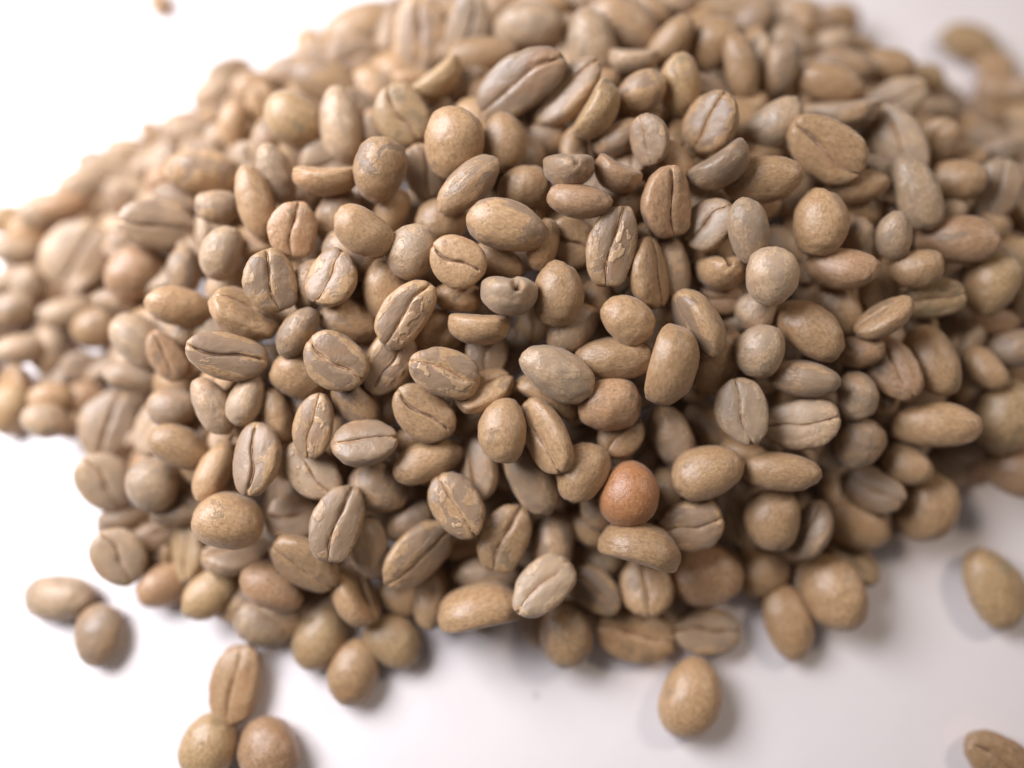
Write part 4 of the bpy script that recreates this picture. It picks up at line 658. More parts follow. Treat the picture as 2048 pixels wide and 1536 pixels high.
LOWER = """-75.1 84.2 2.0 0.02 -0.62 -0.78 0.02 6.9 4.9 4.0 3 t
-64.9 36.8 9.9 0.36 -0.89 -0.21 0.20 6.3 5.1 4.0 1 o
5.6 65.9 21.2 0.23 -0.97 0.02 -0.05 10.5 5.0 4.0 5 t
29.6 65.4 21.3 0.38 -0.92 0.01 -0.04 8.1 4.8 4.0 4 g
6.0 34.9 25.4 0.39 -0.92 -0.01 0.05 7.5 6.7 4.3 0 g
51.3 45.4 21.9 0.05 -0.64 -0.65 -0.41 6.0 3.8 4.0 3 o
100.8 59.1 6.2 0.23 -0.91 0.13 -0.31 6.8 4.6 4.0 1 p
-81.4 31.4 2.9 0.28 -0.89 0.17 0.31 7.6 4.5 4.0 2 g
-95.1 18.7 3.5 0.35 -0.90 -0.10 0.24 5.9 4.2 4.0 2 p
-19.3 21.6 25.5 0.33 -0.75 -0.57 -0.05 7.7 5.4 4.0 5 t
20.5 16.3 26.7 0.31 -0.84 -0.41 -0.17 5.3 3.5 4.0 5 t
28.8 16.7 21.2 0.30 -0.81 0.51 -0.04 7.9 5.4 4.0 3 g
33.6 8.2 21.3 0.97 0.19 -0.13 -0.11 7.9 5.1 4.0 4 o
13.0 7.0 23.2 0.06 -0.94 -0.32 -0.11 7.5 6.5 4.2 3 t
71.5 22.7 22.8 0.32 -0.89 -0.14 -0.29 6.2 3.9 4.0 4 p
76.5 2.8 14.6 0.03 0.86 0.43 0.27 6.8 3.7 4.0 1 p
-19.9 -8.6 17.1 0.10 -0.85 -0.51 0.06 7.0 5.0 4.0 2 g
-15.4 -14.0 15.5 0.18 -0.98 -0.09 0.03 7.2 5.2 4.0 2 t
-7.9 -29.9 4.8 0.08 0.99 0.01 -0.06 7.0 5.5 4.0 0 t
32.3 -10.8 12.4 0.22 -0.88 0.38 -0.17 9.2 5.8 4.0 2 m
12.3 -27.2 9.2 0.05 -0.96 0.26 -0.05 8.0 5.3 4.0 4 t
63.6 -8.7 12.3 0.01 0.96 0.02 0.26 7.3 3.9 4.0 2 p
-34.7 -7.4 15.1 0.01 -0.94 0.31 -0.14 9.4 7.1 4.4 5 m
-31.2 -38.4 2.3 0.34 -0.18 -0.22 -0.90 10.0 8.0 5.0 2 p
-49.3 5.7 16.5 0.13 0.67 -0.74 0.03 9.9 8.3 5.2 3 p
101.7 5.0 6.1 0.23 -0.23 -0.92 -0.24 9.3 7.8 4.9 1 p
102.7 33.5 6.5 0.35 0.66 0.56 -0.36 8.5 5.8 3.6 5 t
60.6 -5.4 15.4 0.58 0.05 -0.13 -0.80 8.6 6.3 3.9 4 m
-60.2 -10.2 9.8 0.60 0.12 -0.05 -0.79 9.9 7.5 4.6 1 p
44.3 17.8 20.7 0.08 -0.93 0.34 -0.09 8.3 6.1 3.8 4 p
40.6 -20.8 5.5 0.15 0.15 0.92 0.33 8.6 6.2 3.9 2 m
94.3 33.5 10.8 0.95 -0.00 0.11 -0.30 9.0 7.0 4.3 4 t
93.2 6.5 11.3 0.10 -0.56 -0.82 0.04 8.9 7.1 4.4 5 p
100.1 -1.5 5.1 0.17 -0.07 -0.30 0.94 9.7 6.8 4.2 1 p
84.7 20.3 15.6 0.40 0.87 0.28 -0.06 8.4 6.3 3.9 3 m
-38.3 -21.2 8.8 0.80 -0.02 -0.30 0.52 9.0 7.5 4.7 4 g
28.4 34.7 26.1 0.56 -0.13 0.05 -0.82 8.1 6.3 3.9 2 t
-28.2 -19.4 9.8 0.07 -0.71 0.66 0.24 8.6 6.2 3.8 2 g
-96.5 2.4 2.4 0.01 0.88 -0.41 0.22 8.1 5.8 3.6 3 g
-67.8 2.0 8.2 0.29 0.51 0.78 0.21 8.6 6.7 4.1 3 g
96.6 19.9 11.7 0.03 0.48 -0.87 0.10 8.3 6.9 4.3 3 g
2.7 38.5 25.6 0.70 -0.06 -0.06 0.71 9.8 7.9 4.9 2 p
90.6 27.6 15.0 0.87 -0.12 0.16 -0.46 8.5 7.2 4.5 0 m
75.5 -16.2 2.9 0.04 -0.99 -0.08 -0.11 9.4 8.0 5.0 1 g
-61.7 7.5 11.6 0.08 0.99 0.08 -0.04 9.3 7.5 4.6 1 t
16.6 38.0 26.2 0.22 -0.05 -0.01 0.97 9.5 7.7 4.8 1 m
-22.2 54.1 17.7 0.13 -0.08 0.99 -0.05 9.7 7.7 4.8 3 t
-4.4 -24.0 7.2 0.17 0.03 -0.12 -0.98 9.7 7.9 4.9 0 p
-18.1 -37.5 2.3 0.10 -0.25 -0.95 0.18 9.6 7.1 4.4 5 t
-47.8 35.5 17.6 0.84 0.20 -0.25 -0.44 9.2 6.5 4.0 4 g
62.2 -16.8 6.6 0.55 0.02 0.16 0.82 9.3 7.6 4.7 2 m
65.8 -24.3 2.3 0.85 0.21 0.25 0.41 9.5 7.5 4.7 4 m
62.6 16.3 19.4 0.11 0.69 -0.68 0.22 8.6 6.6 4.1 2 m
61.2 34.5 21.0 0.67 0.06 -0.06 0.73 9.7 7.4 4.6 1 t
5.0 56.1 21.6 0.90 -0.40 -0.18 0.05 8.5 6.1 3.8 0 g
-45.5 -38.5 2.3 0.10 0.98 0.14 0.02 9.3 7.8 4.8 1 m
4.6 87.1 7.3 0.12 0.93 0.35 -0.02 8.1 5.6 3.5 5 m
44.3 5.4 17.2 0.10 0.52 -0.83 -0.16 9.7 8.1 5.0 3 m
7.5 22.8 23.7 0.69 0.15 -0.18 -0.69 8.0 5.8 3.6 1 t
-73.7 46.2 2.3 0.66 0.03 -0.14 -0.74 9.0 7.6 4.7 4 p
29.3 -7.1 9.8 0.92 0.09 -0.28 -0.26 8.7 6.4 4.0 3 g
-45.5 22.3 20.5 0.07 -0.11 -0.99 -0.10 9.6 7.1 4.4 3 p
32.8 43.4 26.8 0.95 -0.15 0.24 0.11 8.6 7.0 4.3 5 g
-16.5 -3.6 12.7 0.91 0.13 0.29 0.26 9.6 7.8 4.8 4 g
-67.1 -26.0 2.3 0.15 0.10 0.05 0.98 8.4 6.8 4.2 5 g
-31.0 33.1 21.5 0.07 -0.09 0.33 -0.94 10.0 8.4 5.2 4 p
-76.4 29.0 2.3 0.36 -0.21 0.91 0.07 10.0 8.1 5.0 2 p
10.5 -13.9 12.7 0.94 -0.07 -0.09 0.31 8.6 7.0 4.3 2 g
-26.5 28.3 21.9 0.76 -0.13 -0.05 0.64 9.9 8.2 5.1 4 m
105.4 21.5 5.7 0.14 -0.21 -0.96 0.12 8.7 7.3 4.5 0 p
7.8 -22.9 6.2 0.27 0.77 -0.51 -0.26 8.8 6.9 4.3 0 p
57.3 23.6 22.3 0.30 -0.94 0.16 -0.03 8.1 6.1 3.8 5 m
66.6 -13.1 9.1 0.05 0.93 0.34 0.11 9.7 6.7 4.2 4 p
-29.9 -13.8 12.4 0.39 -0.46 0.72 -0.33 9.9 7.2 4.5 4 t
-70.9 -13.4 2.3 0.12 -0.96 -0.27 -0.02 8.9 7.0 4.3 5 p
50.8 10.7 17.3 0.18 0.26 -0.95 -0.00 8.8 6.1 3.8 1 g
1.6 31.3 26.1 0.16 -0.18 -0.95 -0.18 8.7 7.1 4.4 5 g
-45.7 -12.9 12.9 0.90 0.13 0.09 0.41 9.7 7.2 4.5 4 t
12.4 13.3 21.2 0.97 -0.09 0.10 -0.18 9.3 7.5 4.6 3 g
-53.3 -32.5 2.3 0.03 0.68 -0.73 -0.03 9.1 7.5 4.7 0 p
-23.8 1.0 17.7 0.08 0.97 -0.23 0.05 8.5 6.0 3.7 5 g
-47.1 -3.9 17.0 0.69 -0.22 0.10 0.68 8.7 6.7 4.1 0 t
15.3 -3.7 16.4 0.57 0.09 -0.26 -0.78 9.3 7.8 4.8 1 g
74.4 4.9 12.8 0.85 -0.36 -0.20 0.33 9.8 7.2 4.5 0 p
-7.2 2.3 17.1 0.95 -0.08 0.26 -0.12 8.3 6.7 4.2 1 g
-39.2 -1.2 18.2 0.95 -0.13 -0.18 -0.21 8.3 6.2 3.8 1 g
55.2 57.8 16.3 0.76 -0.28 0.19 0.55 9.5 6.8 4.2 2 m
108.2 8.4 2.7 0.93 -0.03 -0.22 0.31 9.3 6.9 4.3 0 p
50.8 -23.4 2.3 0.14 -0.26 -0.95 -0.13 9.6 7.5 4.6 5 p
-46.1 12.2 18.8 0.50 -0.75 -0.41 0.09 9.8 7.8 4.8 3 p
40.3 32.0 25.1 0.11 0.97 0.21 0.02 9.3 7.5 4.7 5 m
14.1 68.7 19.1 0.10 0.26 -0.94 -0.22 9.9 7.8 4.9 1 g
-31.0 16.7 20.9 0.16 -0.96 0.16 0.19 8.5 6.3 3.9 3 g
-19.2 -14.6 11.4 0.61 -0.15 0.04 0.77 8.8 7.3 4.5 3 t
39.5 42.0 23.9 0.04 0.98 0.15 0.09 8.4 6.1 3.8 2 m
91.4 -11.8 2.4 0.43 -0.05 0.01 0.90 8.6 6.8 4.2 4 m
53.3 -15.6 5.9 0.02 -0.11 0.10 0.99 9.5 8.0 4.9 1 p
40.5 -3.0 14.2 0.49 0.23 0.84 -0.03 9.9 7.4 4.6 5 t
28.5 -31.5 2.3 0.27 -0.10 -0.01 0.96 9.2 7.4 4.6 0 t
88.4 10.2 13.3 0.14 -0.37 0.90 0.20 9.5 7.1 4.4 0 p
27.2 -39.5 2.3 0.80 -0.11 0.18 -0.56 8.4 6.2 3.9 1 g
26.0 75.3 16.4 0.17 0.17 -0.05 0.97 8.1 5.7 3.6 1 m
46.6 26.8 22.5 0.10 -0.50 0.86 -0.03 8.6 6.5 4.0 2 g
96.5 49.1 4.5 0.03 0.56 0.83 0.05 8.6 7.1 4.4 3 g
-94.4 26.8 2.3 0.47 0.10 0.87 0.11 9.4 6.6 4.1 3 p
48.6 -29.2 2.3 0.07 0.17 -0.97 0.16 8.6 6.2 3.8 4 g
22.3 2.2 17.3 0.14 0.04 0.12 -0.98 9.3 7.8 4.8 0 g
-61.7 -30.3 2.3 0.52 -0.07 -0.09 0.85 8.7 7.4 4.6 2 m
21.3 -5.4 15.1 0.11 0.21 -0.97 0.04 9.0 6.1 3.8 3 g
22.2 81.7 12.8 0.17 -0.68 -0.71 -0.08 8.0 6.6 4.1 5 t
24.2 87.1 8.9 0.10 0.41 -0.89 0.17 8.1 6.1 3.8 4 m
-85.1 6.8 2.3 0.51 0.11 -0.02 0.85 9.6 7.2 4.5 1 g
-102.6 3.7 2.4 0.14 0.26 -0.88 -0.37 8.6 6.6 4.1 2 g
64.8 10.6 17.5 0.29 0.20 -0.92 0.15 10.0 8.1 5.0 3 t
32.3 25.2 23.4 0.03 -0.89 -0.46 -0.03 9.1 6.8 4.2 3 m
66.1 23.5 20.5 0.94 -0.24 0.19 -0.15 9.9 6.8 4.2 3 g
-95.6 10.6 2.4 0.31 -0.93 -0.21 -0.05 8.7 6.8 4.2 5 m
-0.3 0.1 17.5 0.51 0.15 -0.06 -0.85 9.0 6.1 3.8 3 g
14.4 26.8 24.4 0.79 -0.15 -0.09 0.59 9.9 6.9 4.3 5 g
20.5 -15.6 11.4 0.94 0.05 -0.03 0.35 8.2 6.9 4.3 2 g
44.8 86.0 5.2 0.56 0.34 -0.71 -0.26 9.1 6.9 4.3 2 g
-8.2 -9.1 13.8 0.10 0.08 0.02 -0.99 9.3 7.5 4.6 3 t
-91.0 -1.4 2.3 0.43 0.20 -0.00 -0.88 9.1 6.8 4.2 5 t
-53.1 -21.9 6.5 0.98 -0.05 0.11 -0.16 9.7 7.2 4.5 1 m
31.2 52.6 22.7 0.01 -0.92 -0.39 0.09 8.9 6.2 3.8 4 t
11.4 32.1 26.6 0.68 -0.11 0.35 -0.64 9.1 7.6 4.7 4 m
-29.3 -32.5 2.3 0.75 0.12 -0.29 -0.58 9.9 7.4 4.6 3 m
114.5 29.2 2.4 0.77 0.18 -0.06 -0.61 9.4 7.9 4.9 2 g
79.4 37.2 16.9 0.42 -0.27 0.20 0.84 9.2 6.7 4.2 5 t
104.4 47.4 2.3 0.53 0.04 0.19 0.83 8.9 6.4 3.9 1 t
91.6 -2.3 8.0 0.27 -0.23 0.92 -0.15 9.4 7.9 4.9 0 m
34.4 -21.8 5.5 0.54 0.02 0.19 -0.82 9.5 8.0 5.0 4 m
38.0 39.2 24.6 0.04 0.90 -0.43 0.08 9.6 7.1 4.4 4 t
37.6 84.1 8.8 0.08 0.64 -0.74 -0.17 8.3 6.3 3.9 2 g
-21.5 -25.9 6.1 0.04 0.00 -0.96 0.29 8.7 6.3 3.9 1 m
-16.0 1.1 17.5 0.05 -0.16 -0.30 -0.94 9.9 7.7 4.8 5 p
-14.0 12.3 21.0 0.15 -0.35 -0.66 -0.65 8.0 5.8 3.6 2 p
32.0 14.0 17.1 0.13 -0.91 0.39 0.06 8.3 6.6 4.1 5 t
76.4 50.6 12.0 0.24 0.12 -0.95 0.16 8.7 7.1 4.4 4 p
-41.2 -10.5 15.3 0.10 0.79 0.60 -0.05 8.6 7.2 4.5 3 p
20.9 70.3 18.9 0.42 0.31 0.07 0.85 9.5 7.9 4.9 3 p
0.7 16.1 22.1 0.09 -0.12 0.10 -0.98 8.7 7.1 4.4 2 m
38.4 12.1 19.1 0.71 -0.16 -0.20 -0.66 8.1 5.7 3.6 1 m
0.7 -32.6 2.6 0.26 -0.08 0.08 0.96 9.5 6.5 4.0 4 g
112.8 17.6 2.4 0.91 -0.31 -0.04 -0.26 9.8 7.5 4.7 4 g
51.8 -0.9 14.1 0.16 0.80 0.57 0.11 9.7 7.3 4.5 4 m
-100.4 -3.1 2.4 0.08 0.38 -0.90 -0.22 9.1 6.7 4.1 3 t
-7.7 79.2 9.2 0.07 -0.12 -0.98 0.16 9.5 7.6 4.7 2 m
-6.2 23.9 23.8 0.00 -0.14 -0.99 0.03 9.1 6.4 3.9 1 p
49.4 48.0 20.7 0.97 -0.13 0.00 -0.21 8.7 6.3 3.9 3 g
-40.4 -28.9 6.0 0.95 0.02 -0.22 -0.23 9.5 8.0 4.9 5 g
33.5 77.5 14.2 0.08 -0.64 0.76 -0.04 9.0 6.5 4.0 0 g
-17.3 23.1 21.2 0.02 0.91 0.41 0.05 9.8 7.6 4.7 5 g
5.5 77.7 14.0 0.19 -0.44 -0.87 0.09 9.1 6.6 4.1 1 p
101.6 16.8 8.2 0.06 -0.53 -0.85 0.01 9.0 6.9 4.3 4 g
-35.7 6.9 18.9 0.02 -0.99 0.09 -0.05 9.1 7.2 4.4 4 m
-80.4 18.4 2.3 0.50 0.76 0.31 0.28 8.9 7.3 4.5 0 g
53.5 79.4 7.4 0.09 0.74 -0.66 0.11 8.4 6.8 4.2 3 m
51.9 -13.9 12.7 0.34 0.17 -0.03 0.93 9.0 7.4 4.6 3 p
42.1 -13.2 9.5 0.18 0.83 -0.51 -0.14 9.9 7.9 4.9 4 p
-41.4 17.9 22.8 0.07 -0.05 -0.17 -0.98 8.8 6.5 4.0 1 t
105.6 -2.7 2.4 0.80 0.16 -0.31 -0.50 9.2 6.5 4.1 5 p
15.0 -31.6 3.0 0.18 0.94 0.30 0.04 9.0 7.5 4.7 3 p
-14.4 -20.2 8.5 0.68 -0.05 0.05 0.73 8.5 5.8 3.6 3 m
0.7 -7.3 14.8 0.05 0.17 -0.96 -0.22 9.1 6.7 4.1 4 t
-99.8 19.0 2.3 0.17 -0.93 0.29 -0.14 8.1 6.4 4.0 3 p
22.7 -25.0 7.2 0.68 0.06 -0.27 -0.68 9.5 8.0 5.0 2 g
36.3 6.3 17.7 0.08 0.80 -0.41 0.43 8.2 6.0 3.7 0 p
-53.2 17.2 17.5 0.90 -0.16 0.11 -0.40 8.7 6.1 3.8 4 g
55.1 20.5 21.9 0.06 0.56 0.78 -0.26 8.3 6.2 3.8 4 g
-13.8 43.2 22.3 0.09 0.97 -0.08 0.22 8.3 6.4 4.0 3 p
66.0 5.0 15.4 0.23 0.15 0.91 -0.31 9.6 7.0 4.3 5 g
-57.4 -3.2 11.1 0.15 0.02 0.91 0.39 9.2 6.6 4.1 1 t
53.4 -6.9 13.4 0.70 -0.13 0.10 0.69 9.6 7.2 4.5 5 p
62.7 3.8 15.8 0.15 0.66 -0.74 -0.04 9.8 7.8 4.8 1 m
108.1 38.8 2.4 0.37 0.02 0.14 -0.92 9.7 6.8 4.2 3 p
13.7 79.4 13.7 0.37 -0.22 0.03 -0.90 8.2 5.9 3.6 0 p
75.8 14.2 16.8 0.61 0.08 -0.15 0.78 9.4 7.6 4.7 2 p
-13.6 76.8 10.3 0.11 0.96 -0.26 0.02 8.4 6.2 3.9 2 p
73.5 27.6 19.1 0.97 0.02 -0.16 -0.20 9.5 7.6 4.7 1 g
12.4 -39.5 2.3 0.96 0.19 -0.12 -0.15 9.5 6.7 4.2 2 t
23.4 29.0 24.5 0.96 -0.03 -0.03 -0.28 8.1 6.5 4.0 2 g
-10.8 -36.4 2.3 0.94 -0.18 -0.26 -0.10 8.5 6.5 4.0 3 p
92.2 15.5 13.8 0.64 -0.05 0.06 -0.77 9.4 6.4 4.0 1 p
-74.8 3.2 2.3 0.24 0.14 -0.22 -0.93 9.5 6.6 4.1 0 g
-0.4 89.6 3.1 0.57 -0.13 -0.32 0.75 8.2 6.4 4.0 2 p
96.6 -7.7 3.8 0.08 -0.98 0.17 -0.07 8.3 6.9 4.3 4 m
10.5 -7.4 15.1 0.57 -0.36 -0.08 0.73 8.6 6.3 3.9 0 p
-26.4 50.3 17.6 0.27 -0.90 -0.28 -0.21 9.7 7.2 4.4 5 t
-56.4 52.5 7.4 0.56 -0.21 -0.39 -0.70 9.0 7.6 4.7 2 m
-45.2 33.7 18.6 0.71 0.19 0.26 -0.62 9.0 6.4 3.9 5 p
-26.8 9.5 20.2 0.21 -0.11 0.97 0.07 8.1 6.5 4.0 0 t
-46.4 -19.6 11.6 0.96 0.00 -0.19 0.22 9.4 7.7 4.8 1 m
45.2 73.9 13.4 0.18 0.77 -0.61 0.07 8.6 7.2 4.5 1 m
-37.7 25.6 20.6 0.77 0.01 -0.16 -0.62 10.0 7.9 4.9 0 m
12.0 88.5 7.4 0.97 -0.10 0.04 0.20 9.6 7.0 4.4 2 m
42.3 -29.2 2.3 0.09 0.09 -0.07 0.99 8.3 5.8 3.6 3 g
-38.9 -40.5 2.3 0.11 -0.97 0.17 0.11 9.7 7.9 4.9 1 p
46.7 46.0 21.7 0.21 -0.58 0.71 0.34 9.2 6.8 4.2 0 p
17.3 49.1 24.0 0.43 0.08 0.11 0.89 9.7 7.1 4.4 5 m
-5.3 37.4 25.5 0.05 -0.89 0.43 0.12 9.9 7.9 4.9 1 m
82.2 5.2 11.9 0.33 0.08 -0.02 -0.94 8.3 6.3 3.9 3 p
-38.3 65.2 8.8 0.50 -0.01 -0.25 -0.83 9.7 7.0 4.4 0 g
108.1 31.5 3.1 0.24 -0.29 -0.90 -0.24 9.1 6.3 3.9 3 t
-56.4 -16.9 7.2 0.01 -0.33 0.94 0.06 8.6 7.2 4.4 5 p
19.1 30.5 27.4 0.65 -0.17 -0.09 0.73 8.4 5.8 3.6 2 m
20.3 20.1 22.6 0.22 -0.24 -0.92 0.21 9.8 6.9 4.3 0 g
18.3 10.5 20.2 0.85 0.20 0.11 0.47 10.0 7.7 4.8 5 p
46.4 62.3 17.3 0.12 -0.96 -0.16 0.21 8.4 6.3 3.9 2 t
55.6 -19.9 6.6 0.61 -0.12 -0.09 -0.78 9.2 7.2 4.5 3 t
56.8 68.1 12.0 0.53 -0.04 -0.84 -0.02 10.0 8.3 5.1 4 t
-13.2 85.5 2.4 0.64 0.21 -0.17 -0.72 8.9 6.9 4.3 2 g
3.6 5.6 19.3 0.70 0.03 -0.21 0.68 8.3 5.9 3.7 2 t
-53.8 0.3 13.6 0.85 -0.48 -0.11 -0.19 9.9 8.2 5.1 0 g
-4.2 7.6 19.6 0.67 0.28 -0.02 0.69 8.2 6.0 3.7 4 p
78.7 -0.5 9.2 0.22 -0.05 -0.02 0.97 8.4 6.9 4.3 1 p
-67.8 -3.5 4.3 0.64 -0.30 -0.04 -0.71 8.2 5.8 3.6 5 g
97.4 27.4 11.0 0.80 -0.22 0.05 -0.56 8.8 7.3 4.5 2 m
40.4 24.5 22.6 0.98 0.06 -0.19 0.02 8.0 6.6 4.1 3 t
-38.6 35.1 16.3 0.20 -0.97 -0.07 -0.13 8.5 6.5 4.1 4 t
81.4 24.2 16.9 0.45 0.61 -0.65 0.02 9.9 7.9 4.9 3 m
4.9 -41.5 2.3 0.71 0.14 -0.05 -0.69 8.8 7.0 4.4 0 p
68.6 -5.3 11.2 0.44 0.17 -0.11 -0.88 9.9 7.9 4.9 3 g
83.0 46.1 11.0 0.33 0.01 0.94 -0.11 9.3 7.0 4.3 1 t
-15.6 36.6 23.2 0.03 -0.44 -0.90 0.05 8.5 6.0 3.7 2 t
15.3 3.8 18.6 0.58 -0.00 0.04 -0.81 8.8 6.1 3.8 4 p
-23.8 47.7 19.5 0.19 -0.89 -0.40 0.12 10.0 7.1 4.4 3 g
-103.1 13.2 2.4 0.10 -0.89 -0.44 -0.07 8.4 6.6 4.1 3 t
-17.1 49.1 22.4 0.10 -0.06 -0.44 -0.89 8.1 6.4 4.0 5 t
-56.6 41.1 12.8 0.01 0.05 0.09 0.99 8.2 5.6 3.5 1 m
-12.4 58.6 18.5 0.09 0.78 -0.55 0.28 9.9 8.1 5.0 5 g
-61.1 19.9 14.2 0.25 0.18 0.23 -0.92 9.1 6.9 4.3 1 p
25.5 49.1 24.0 0.96 -0.04 0.19 -0.21 9.1 6.9 4.3 1 p
109.5 2.1 2.4 0.08 -0.61 0.78 0.08 9.4 6.7 4.1 0 p
19.7 -39.5 2.3 0.80 0.19 0.18 -0.54 8.5 6.9 4.3 1 g
-63.4 -14.6 6.0 0.36 -0.42 0.07 0.83 8.2 6.3 3.9 2 m
-60.7 15.6 13.7 0.95 -0.22 -0.06 0.23 9.7 8.0 5.0 4 p
10.4 0.0 17.7 0.04 -0.88 -0.46 0.09 9.0 7.5 4.6 1 g
34.8 -28.5 2.4 0.37 -0.09 0.06 -0.92 8.1 6.8 4.2 4 g
29.7 83.3 11.2 0.07 -0.94 0.26 0.22 8.8 7.2 4.5 0 t
44.4 80.4 9.6 0.69 -0.13 -0.23 0.67 8.5 6.6 4.1 3 m
-3.5 50.5 22.3 0.52 0.15 0.06 -0.84 8.8 7.3 4.6 5 g
38.1 91.2 3.0 0.53 -0.05 0.09 0.84 9.7 8.1 5.0 3 g
52.4 75.9 9.6 0.68 -0.71 0.12 0.13 9.3 6.6 4.1 5 p
46.8 -5.7 12.7 0.87 0.27 0.16 0.38 8.0 6.5 4.0 5 m
-53.2 -10.7 12.0 0.65 -0.05 0.08 0.75 9.7 7.5 4.7 5 m
42.3 59.4 19.1 0.33 -0.47 -0.08 0.82 9.1 7.1 4.4 2 t
52.5 -35.3 2.3 0.02 0.00 0.00 1.00 9.9 7.6 4.7 4 m
13.4 20.0 22.9 0.81 0.07 -0.22 -0.54 8.3 6.1 3.8 3 g
-37.9 -14.7 11.9 0.01 -0.69 -0.68 0.24 9.9 7.2 4.4 4 t
-67.4 44.1 3.9 0.53 0.01 0.18 -0.83 8.5 7.0 4.4 3 p
-22.1 75.0 9.0 0.07 -0.03 0.30 -0.95 8.1 6.7 4.2 2 g
29.0 21.9 19.2 0.08 0.23 -0.11 -0.96 9.8 7.8 4.8 4 m
9.1 53.7 22.9 0.05 0.09 -0.14 -0.98 9.1 7.4 4.6 0 p
-68.9 23.3 9.6 0.97 0.04 0.20 0.12 9.2 7.3 4.5 2 m
0.8 81.4 10.1 0.04 0.66 -0.71 0.23 8.3 6.8 4.2 5 g
24.9 42.0 25.6 0.26 0.01 -0.03 -0.97 9.7 7.5 4.7 1 m
-5.5 46.2 23.1 0.06 0.82 0.49 -0.29 9.1 7.5 4.7 1 t
56.2 3.5 16.7 0.38 0.13 0.92 0.01 9.2 7.5 4.7 4 m
72.8 43.2 17.0 0.17 -0.09 -0.93 -0.32 8.4 6.0 3.7 2 m
-6.8 87.3 2.4 0.05 0.99 -0.12 0.06 9.2 7.3 4.5 4 g
-57.8 6.9 13.2 0.01 -0.54 -0.84 -0.07 9.2 7.3 4.5 0 g
29.9 90.3 5.6 0.06 -0.81 0.56 -0.15 10.0 8.0 5.0 5 p
32.5 71.6 17.4 0.06 0.96 0.23 0.11 9.6 7.0 4.3 0 g
56.5 40.0 21.7 0.82 0.29 -0.15 -0.46 8.0 6.8 4.2 0 g
31.0 -14.2 9.0 0.05 0.94 0.35 -0.04 8.1 6.3 3.9 0 m
30.1 30.4 25.9 0.97 -0.07 0.15 0.17 9.1 6.8 4.2 1 t
33.8 63.3 19.1 0.05 -0.32 0.95 -0.02 9.9 7.9 4.9 0 t
-11.9 71.7 14.3 0.07 -0.00 0.21 0.98 9.0 6.8 4.2 5 m
37.5 50.4 22.4 0.58 0.41 -0.12 0.69 9.4 7.2 4.5 1 p
85.3 -0.8 10.2 0.17 0.75 0.59 0.25 8.0 6.4 4.0 4 t
-38.2 51.5 14.4 0.08 -0.94 -0.10 -0.31 9.4 7.4 4.6 3 t
36.9 18.6 19.1 0.64 -0.19 -0.01 -0.75 9.4 7.9 4.9 0 t
-21.7 80.8 4.2 0.33 -0.12 -0.15 -0.92 9.0 7.5 4.6 4 p
-83.2 1.9 2.3 0.73 -0.08 -0.05 0.67 8.0 5.9 3.6 3 g
11.0 73.7 16.7 0.16 0.05 -0.98 -0.06 9.3 7.3 4.5 2 p
64.6 51.5 16.0 0.06 0.06 0.17 0.98 9.0 6.4 4.0 4 m
-79.9 -5.0 2.3 0.96 0.02 0.10 0.27 8.8 6.6 4.1 5 m
-50.4 51.3 11.0 0.85 -0.14 0.35 0.36 8.6 6.2 3.8 0 g
6.6 -18.5 10.6 0.00 -0.98 0.16 0.05 8.4 6.0 3.7 5 p
96.7 12.3 10.8 0.09 -0.86 0.48 0.13 8.7 6.3 3.9 5 p
114.8 35.9 2.4 0.79 -0.16 0.08 -0.58 9.9 7.2 4.5 2 m
-33.7 -28.8 5.0 0.03 0.05 0.97 -0.22 9.1 7.4 4.6 1 p
-40.9 70.3 4.3 0.12 -0.55 -0.82 -0.09 9.0 7.5 4.6 3 t
86.3 58.9 4.3 0.16 0.04 0.05 0.98 9.2 6.3 3.9 4 m
15.0 46.2 24.7 0.25 0.90 -0.26 0.26 8.3 6.8 4.2 2 t
-1.3 -17.5 10.6 0.29 -0.88 0.33 -0.14 8.6 6.9 4.3 4 g
-26.0 36.6 21.4 0.65 -0.05 0.03 0.76 8.3 6.9 4.3 1 g
39.7 77.3 12.8 0.99 0.03 -0.12 0.03 9.9 7.4 4.6 0 t
109.5 25.4 2.6 0.34 0.19 -0.02 -0.92 9.0 6.8 4.2 3 p
-5.6 -31.4 2.3 0.10 -0.49 0.84 0.22 9.8 8.0 4.9 1 t
29.8 -2.8 13.4 0.75 -0.16 -0.19 -0.62 9.8 7.6 4.7 2 m
-66.4 33.6 8.5 0.53 0.08 -0.21 -0.82 8.9 7.4 4.6 4 p
25.3 7.9 18.9 0.25 0.61 -0.72 -0.23 8.4 5.9 3.7 1 m
81.6 56.2 8.0 0.09 -0.63 0.77 0.10 8.6 6.4 4.0 0 p
56.1 10.1 18.8 0.07 -0.58 -0.81 -0.05 8.1 6.5 4.1 2 m
-91.6 14.9 2.3 0.50 -0.14 -0.17 -0.84 8.4 7.2 4.4 0 p
-92.4 22.9 2.3 0.04 0.86 0.49 -0.11 8.8 7.0 4.3 1 p
-47.8 46.4 14.2 0.19 -0.98 0.03 -0.03 8.3 5.7 3.5 1 p
-35.5 49.2 15.7 0.15 0.76 0.63 0.02 9.2 6.4 4.0 4 t
-21.0 15.5 21.0 0.30 0.09 0.94 -0.11 9.8 7.9 4.9 0 g
-17.4 33.0 23.5 0.29 0.01 0.07 0.96 9.4 6.9 4.3 4 p
-5.3 31.8 25.4 0.23 -0.29 -0.04 0.93 10.0 7.7 4.8 1 g
62.7 -11.1 9.2 0.55 -0.11 0.20 -0.81 8.2 6.6 4.1 4 m
100.7 40.0 6.3 0.31 -0.06 -0.16 0.93 9.9 6.9 4.3 5 g
-3.7 60.6 19.3 0.79 0.03 0.09 0.60 8.3 6.1 3.8 4 g
